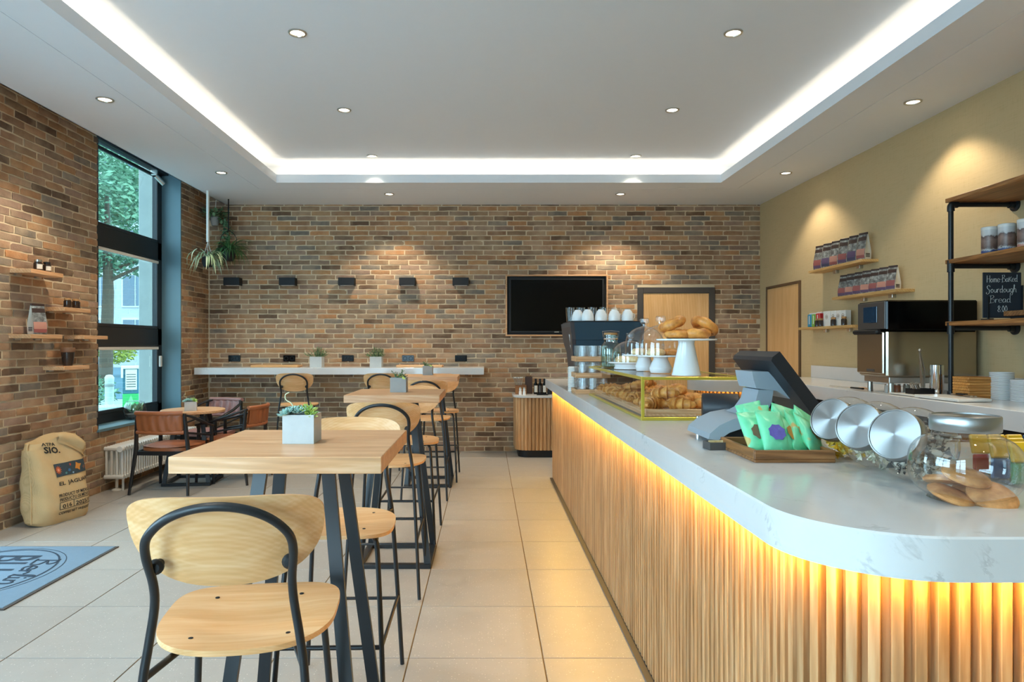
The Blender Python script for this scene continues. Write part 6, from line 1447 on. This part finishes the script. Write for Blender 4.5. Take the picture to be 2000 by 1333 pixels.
for k, y in enumerate((6.99, 6.86, 6.76, 6.67)):
    lab = 'white gift box with brown emblem on the lowest beige-wall shelf, ' + ('first beside the red packet', 'second in the row', 'third in the row', 'last in the row')[k]
    t = thing('gift_box', lab, 'box', (XR - .085, y, ZS), -PI / 2 + .08, 'white gift boxes'); m = MB(); m.box(-.06 if k == 0 else -.04, .06 if k == 0 else .04, -.03, .03, 0, .155 - .002 * k, .003); ob('carton', m, M['white'], t, smooth=0)
    m = MB(); m.grid(lambda u, v: ((.022 - .005 * v) * math.cos(2 * PI * u), -.0308, .095 + (.022 - .005 * v) * math.sin(2 * PI * u)), 24, 2, cu=True); m.box(-.012, .012, -.031, -.0302, .09, .10); ob('emblem', m, emb, t, smooth=0)
for k, y in enumerate((7.13, 7.06, 6.80, 6.60)):
    x = XR - .15; t = thing('spread_jar', 'small dark jar with cork-coloured lid before the boxes, ' + ('first from the door', 'second from the door', 'third from the door', 'last, by the oven')[k], 'jar', (x + .01, y, ZS), 0, 'small dark jars before the white boxes'); m = MB(); m.lathe([(.022, 0), (.026, .004), (.026, .055), (.02, .064)], 16); ob('body', m, M['jar_dark'], t); m = MB(); m.lathe([(.022, .064), (.022, .084), (.0001, .085)], 14); ob('lid', m, M['cork'], t)

# ------------------------------------------------------------------ slatted service cabinet by the back wall
t = thing('slatted_cabinet', 'small oak slatted cabinet with white top against the back brick wall', 'cabinet', (0, 0, 0))
ply_ = [(1.05, 8.955)] + [(.50, 8.955)][0:0] + [(.335, 8.955)] + arc(.50, 8.58, .165, 180, 270, 12) + [(1.05, 8.415)]
mb = MB(); slab(mb, ply_, .745, .772, .003); ob('top', mb, M['quartz'], t, smooth=30)
cp = [(.352, 8.95)] + arc(.505, 8.585, .15, 180, 270, 16) + [(1.03, 8.435)]
mb = MB(); mb.prism([(1.03, 8.95)] + [(x + .02 if x < .4 else x, min(y + .02, 8.95)) for x, y in cp], .09, .745); ob('carcass', mb, M['slatback'], t, smooth=0)
s2 = MB().box(-.020, .020, 0, .022, .09, .744, .006).mesh('slat', M['slat'], 0)
for p, d in along(cp, .047, .02): link('slat', s2, t, (p.x, p.y, 0), math.atan2(d.y, d.x))
mb = MB(); mb.prism([(1.02, 8.95), (.40, 8.95)] + arc(.52, 8.60, .12, 180, 270, 10) + [(1.02, 8.48)], 0, .09); ob('plinth', mb, M['black_matte'], t, smooth=0)
t = thing('cutlery_caddy', 'dark wooden caddy of cutlery and stirrers on the slatted cabinet', 'caddy', (.44, 8.72, .772))
m = MB(); ring(m, -.07, .07, -.05, .05, -.062, .062, -.042, .042, 0, .115); m.box(-.062, .062, -.042, .042, 0, .01); ob('box', m, M['rustic'], t, smooth=0)
rr = random.Random(4)
for k in range(7): m = MB(); m.tube([(-.03 + .004 * k, .0, .02), (-.09 + .018 * k, rr.uniform(-.03, .03), .19 + rr.uniform(0, .03))], .0045, 6); m.ball((-.092 + .018 * k, 0, .205), (.010, .005, .014), 8, 5); ob('spoon', m, M['steel'], t)
t = thing('napkin_holder', 'tall dark brown napkin block behind the cutlery caddy', 'holder', (.545, 8.80, .772)); m = MB(); m.box(-.045, .045, -.05, .05, 0, .22, .004); ob('block', m, M['bag_dark'], t, smooth=0); m = MB(); m.box(-.035, .035, -.04, .04, .22, .235, .003); ob('napkins', m, P_('brown_paper', S(120, 92, 66), .9), t, smooth=0)
for k, x in enumerate((.425, .475)):
    t = thing('spice_shaker', 'small white shaker on the slatted cabinet, ' + ('nearer the stools', 'nearer the bottles')[k], 'shaker', (x, 8.55, .772), 0, 'white shakers'); m = MB(); m.lathe([(.020, 0), (.018, .04), (.013, .055), (.016, .062), (.015, .078)], 14); ob('body', m, M['porcelain'], t); m = MB(); m.lathe([(.015, .078), (.012, .092), (.0001, .098)], 14, caps=False); ob('cap', m, M['leather'] if k < 0 else M['steel'], t)
for k, x in enumerate((.63, .685, .74)):
    t = thing('syrup_bottle', 'dark bottle with pale label on the slatted cabinet, ' + ('first from the caddy', 'second from the caddy', 'third, half behind the counter')[k], 'bottle', (x, 8.70, .772), 0, 'dark syrup bottles'); m = MB(); m.lathe([(.026, 0), (.027, .004), (.027, .125), (.012, .15), (.012, .165)], 16); ob('body', m, M['black_gloss'], t); m = MB(); m.lathe([(.014, .165), (.014, .195), (.0001, .197)], 12); ob('cap', m, M['black_matte'], t)
    m = MB(); m.grid(lambda u, v: (.0276 * math.cos(-PI / 2 - .8 + 1.6 * u), .0276 * math.sin(-PI / 2 - .8 + 1.6 * u), .025 + .085 * v), 8, 2); ob('label', m, wl if k != 1 else M['darkgrey'], t)
t = thing('small_tray', 'flat dark tray in front of the syrup bottles', 'tray', (.70, 8.53, .772)); m = MB(); ring(m, -.07, .07, -.045, .045, -.064, .064, -.039, .039, 0, .012); m.box(-.064, .064, -.039, .039, 0, .004); ob('tray', m, M['black_matte'], t, smooth=0)
t = thing('milk_jug', 'small dark jug beside the syrup bottles', 'jug', (.805, 8.66, .772)); m = MB(); m.lathe([(.03, 0), (.034, .02), (.026, .075), (.028, .09)], 18); ob('body', m, M['black_matte'], t); m = MB(); m.tube(catmull([(.028, 0, .08), (.052, 0, .07), (.05, 0, .03), (.03, 0, .02)], 4), .004, 6); ob('handle', m, M['black_matte'], t)
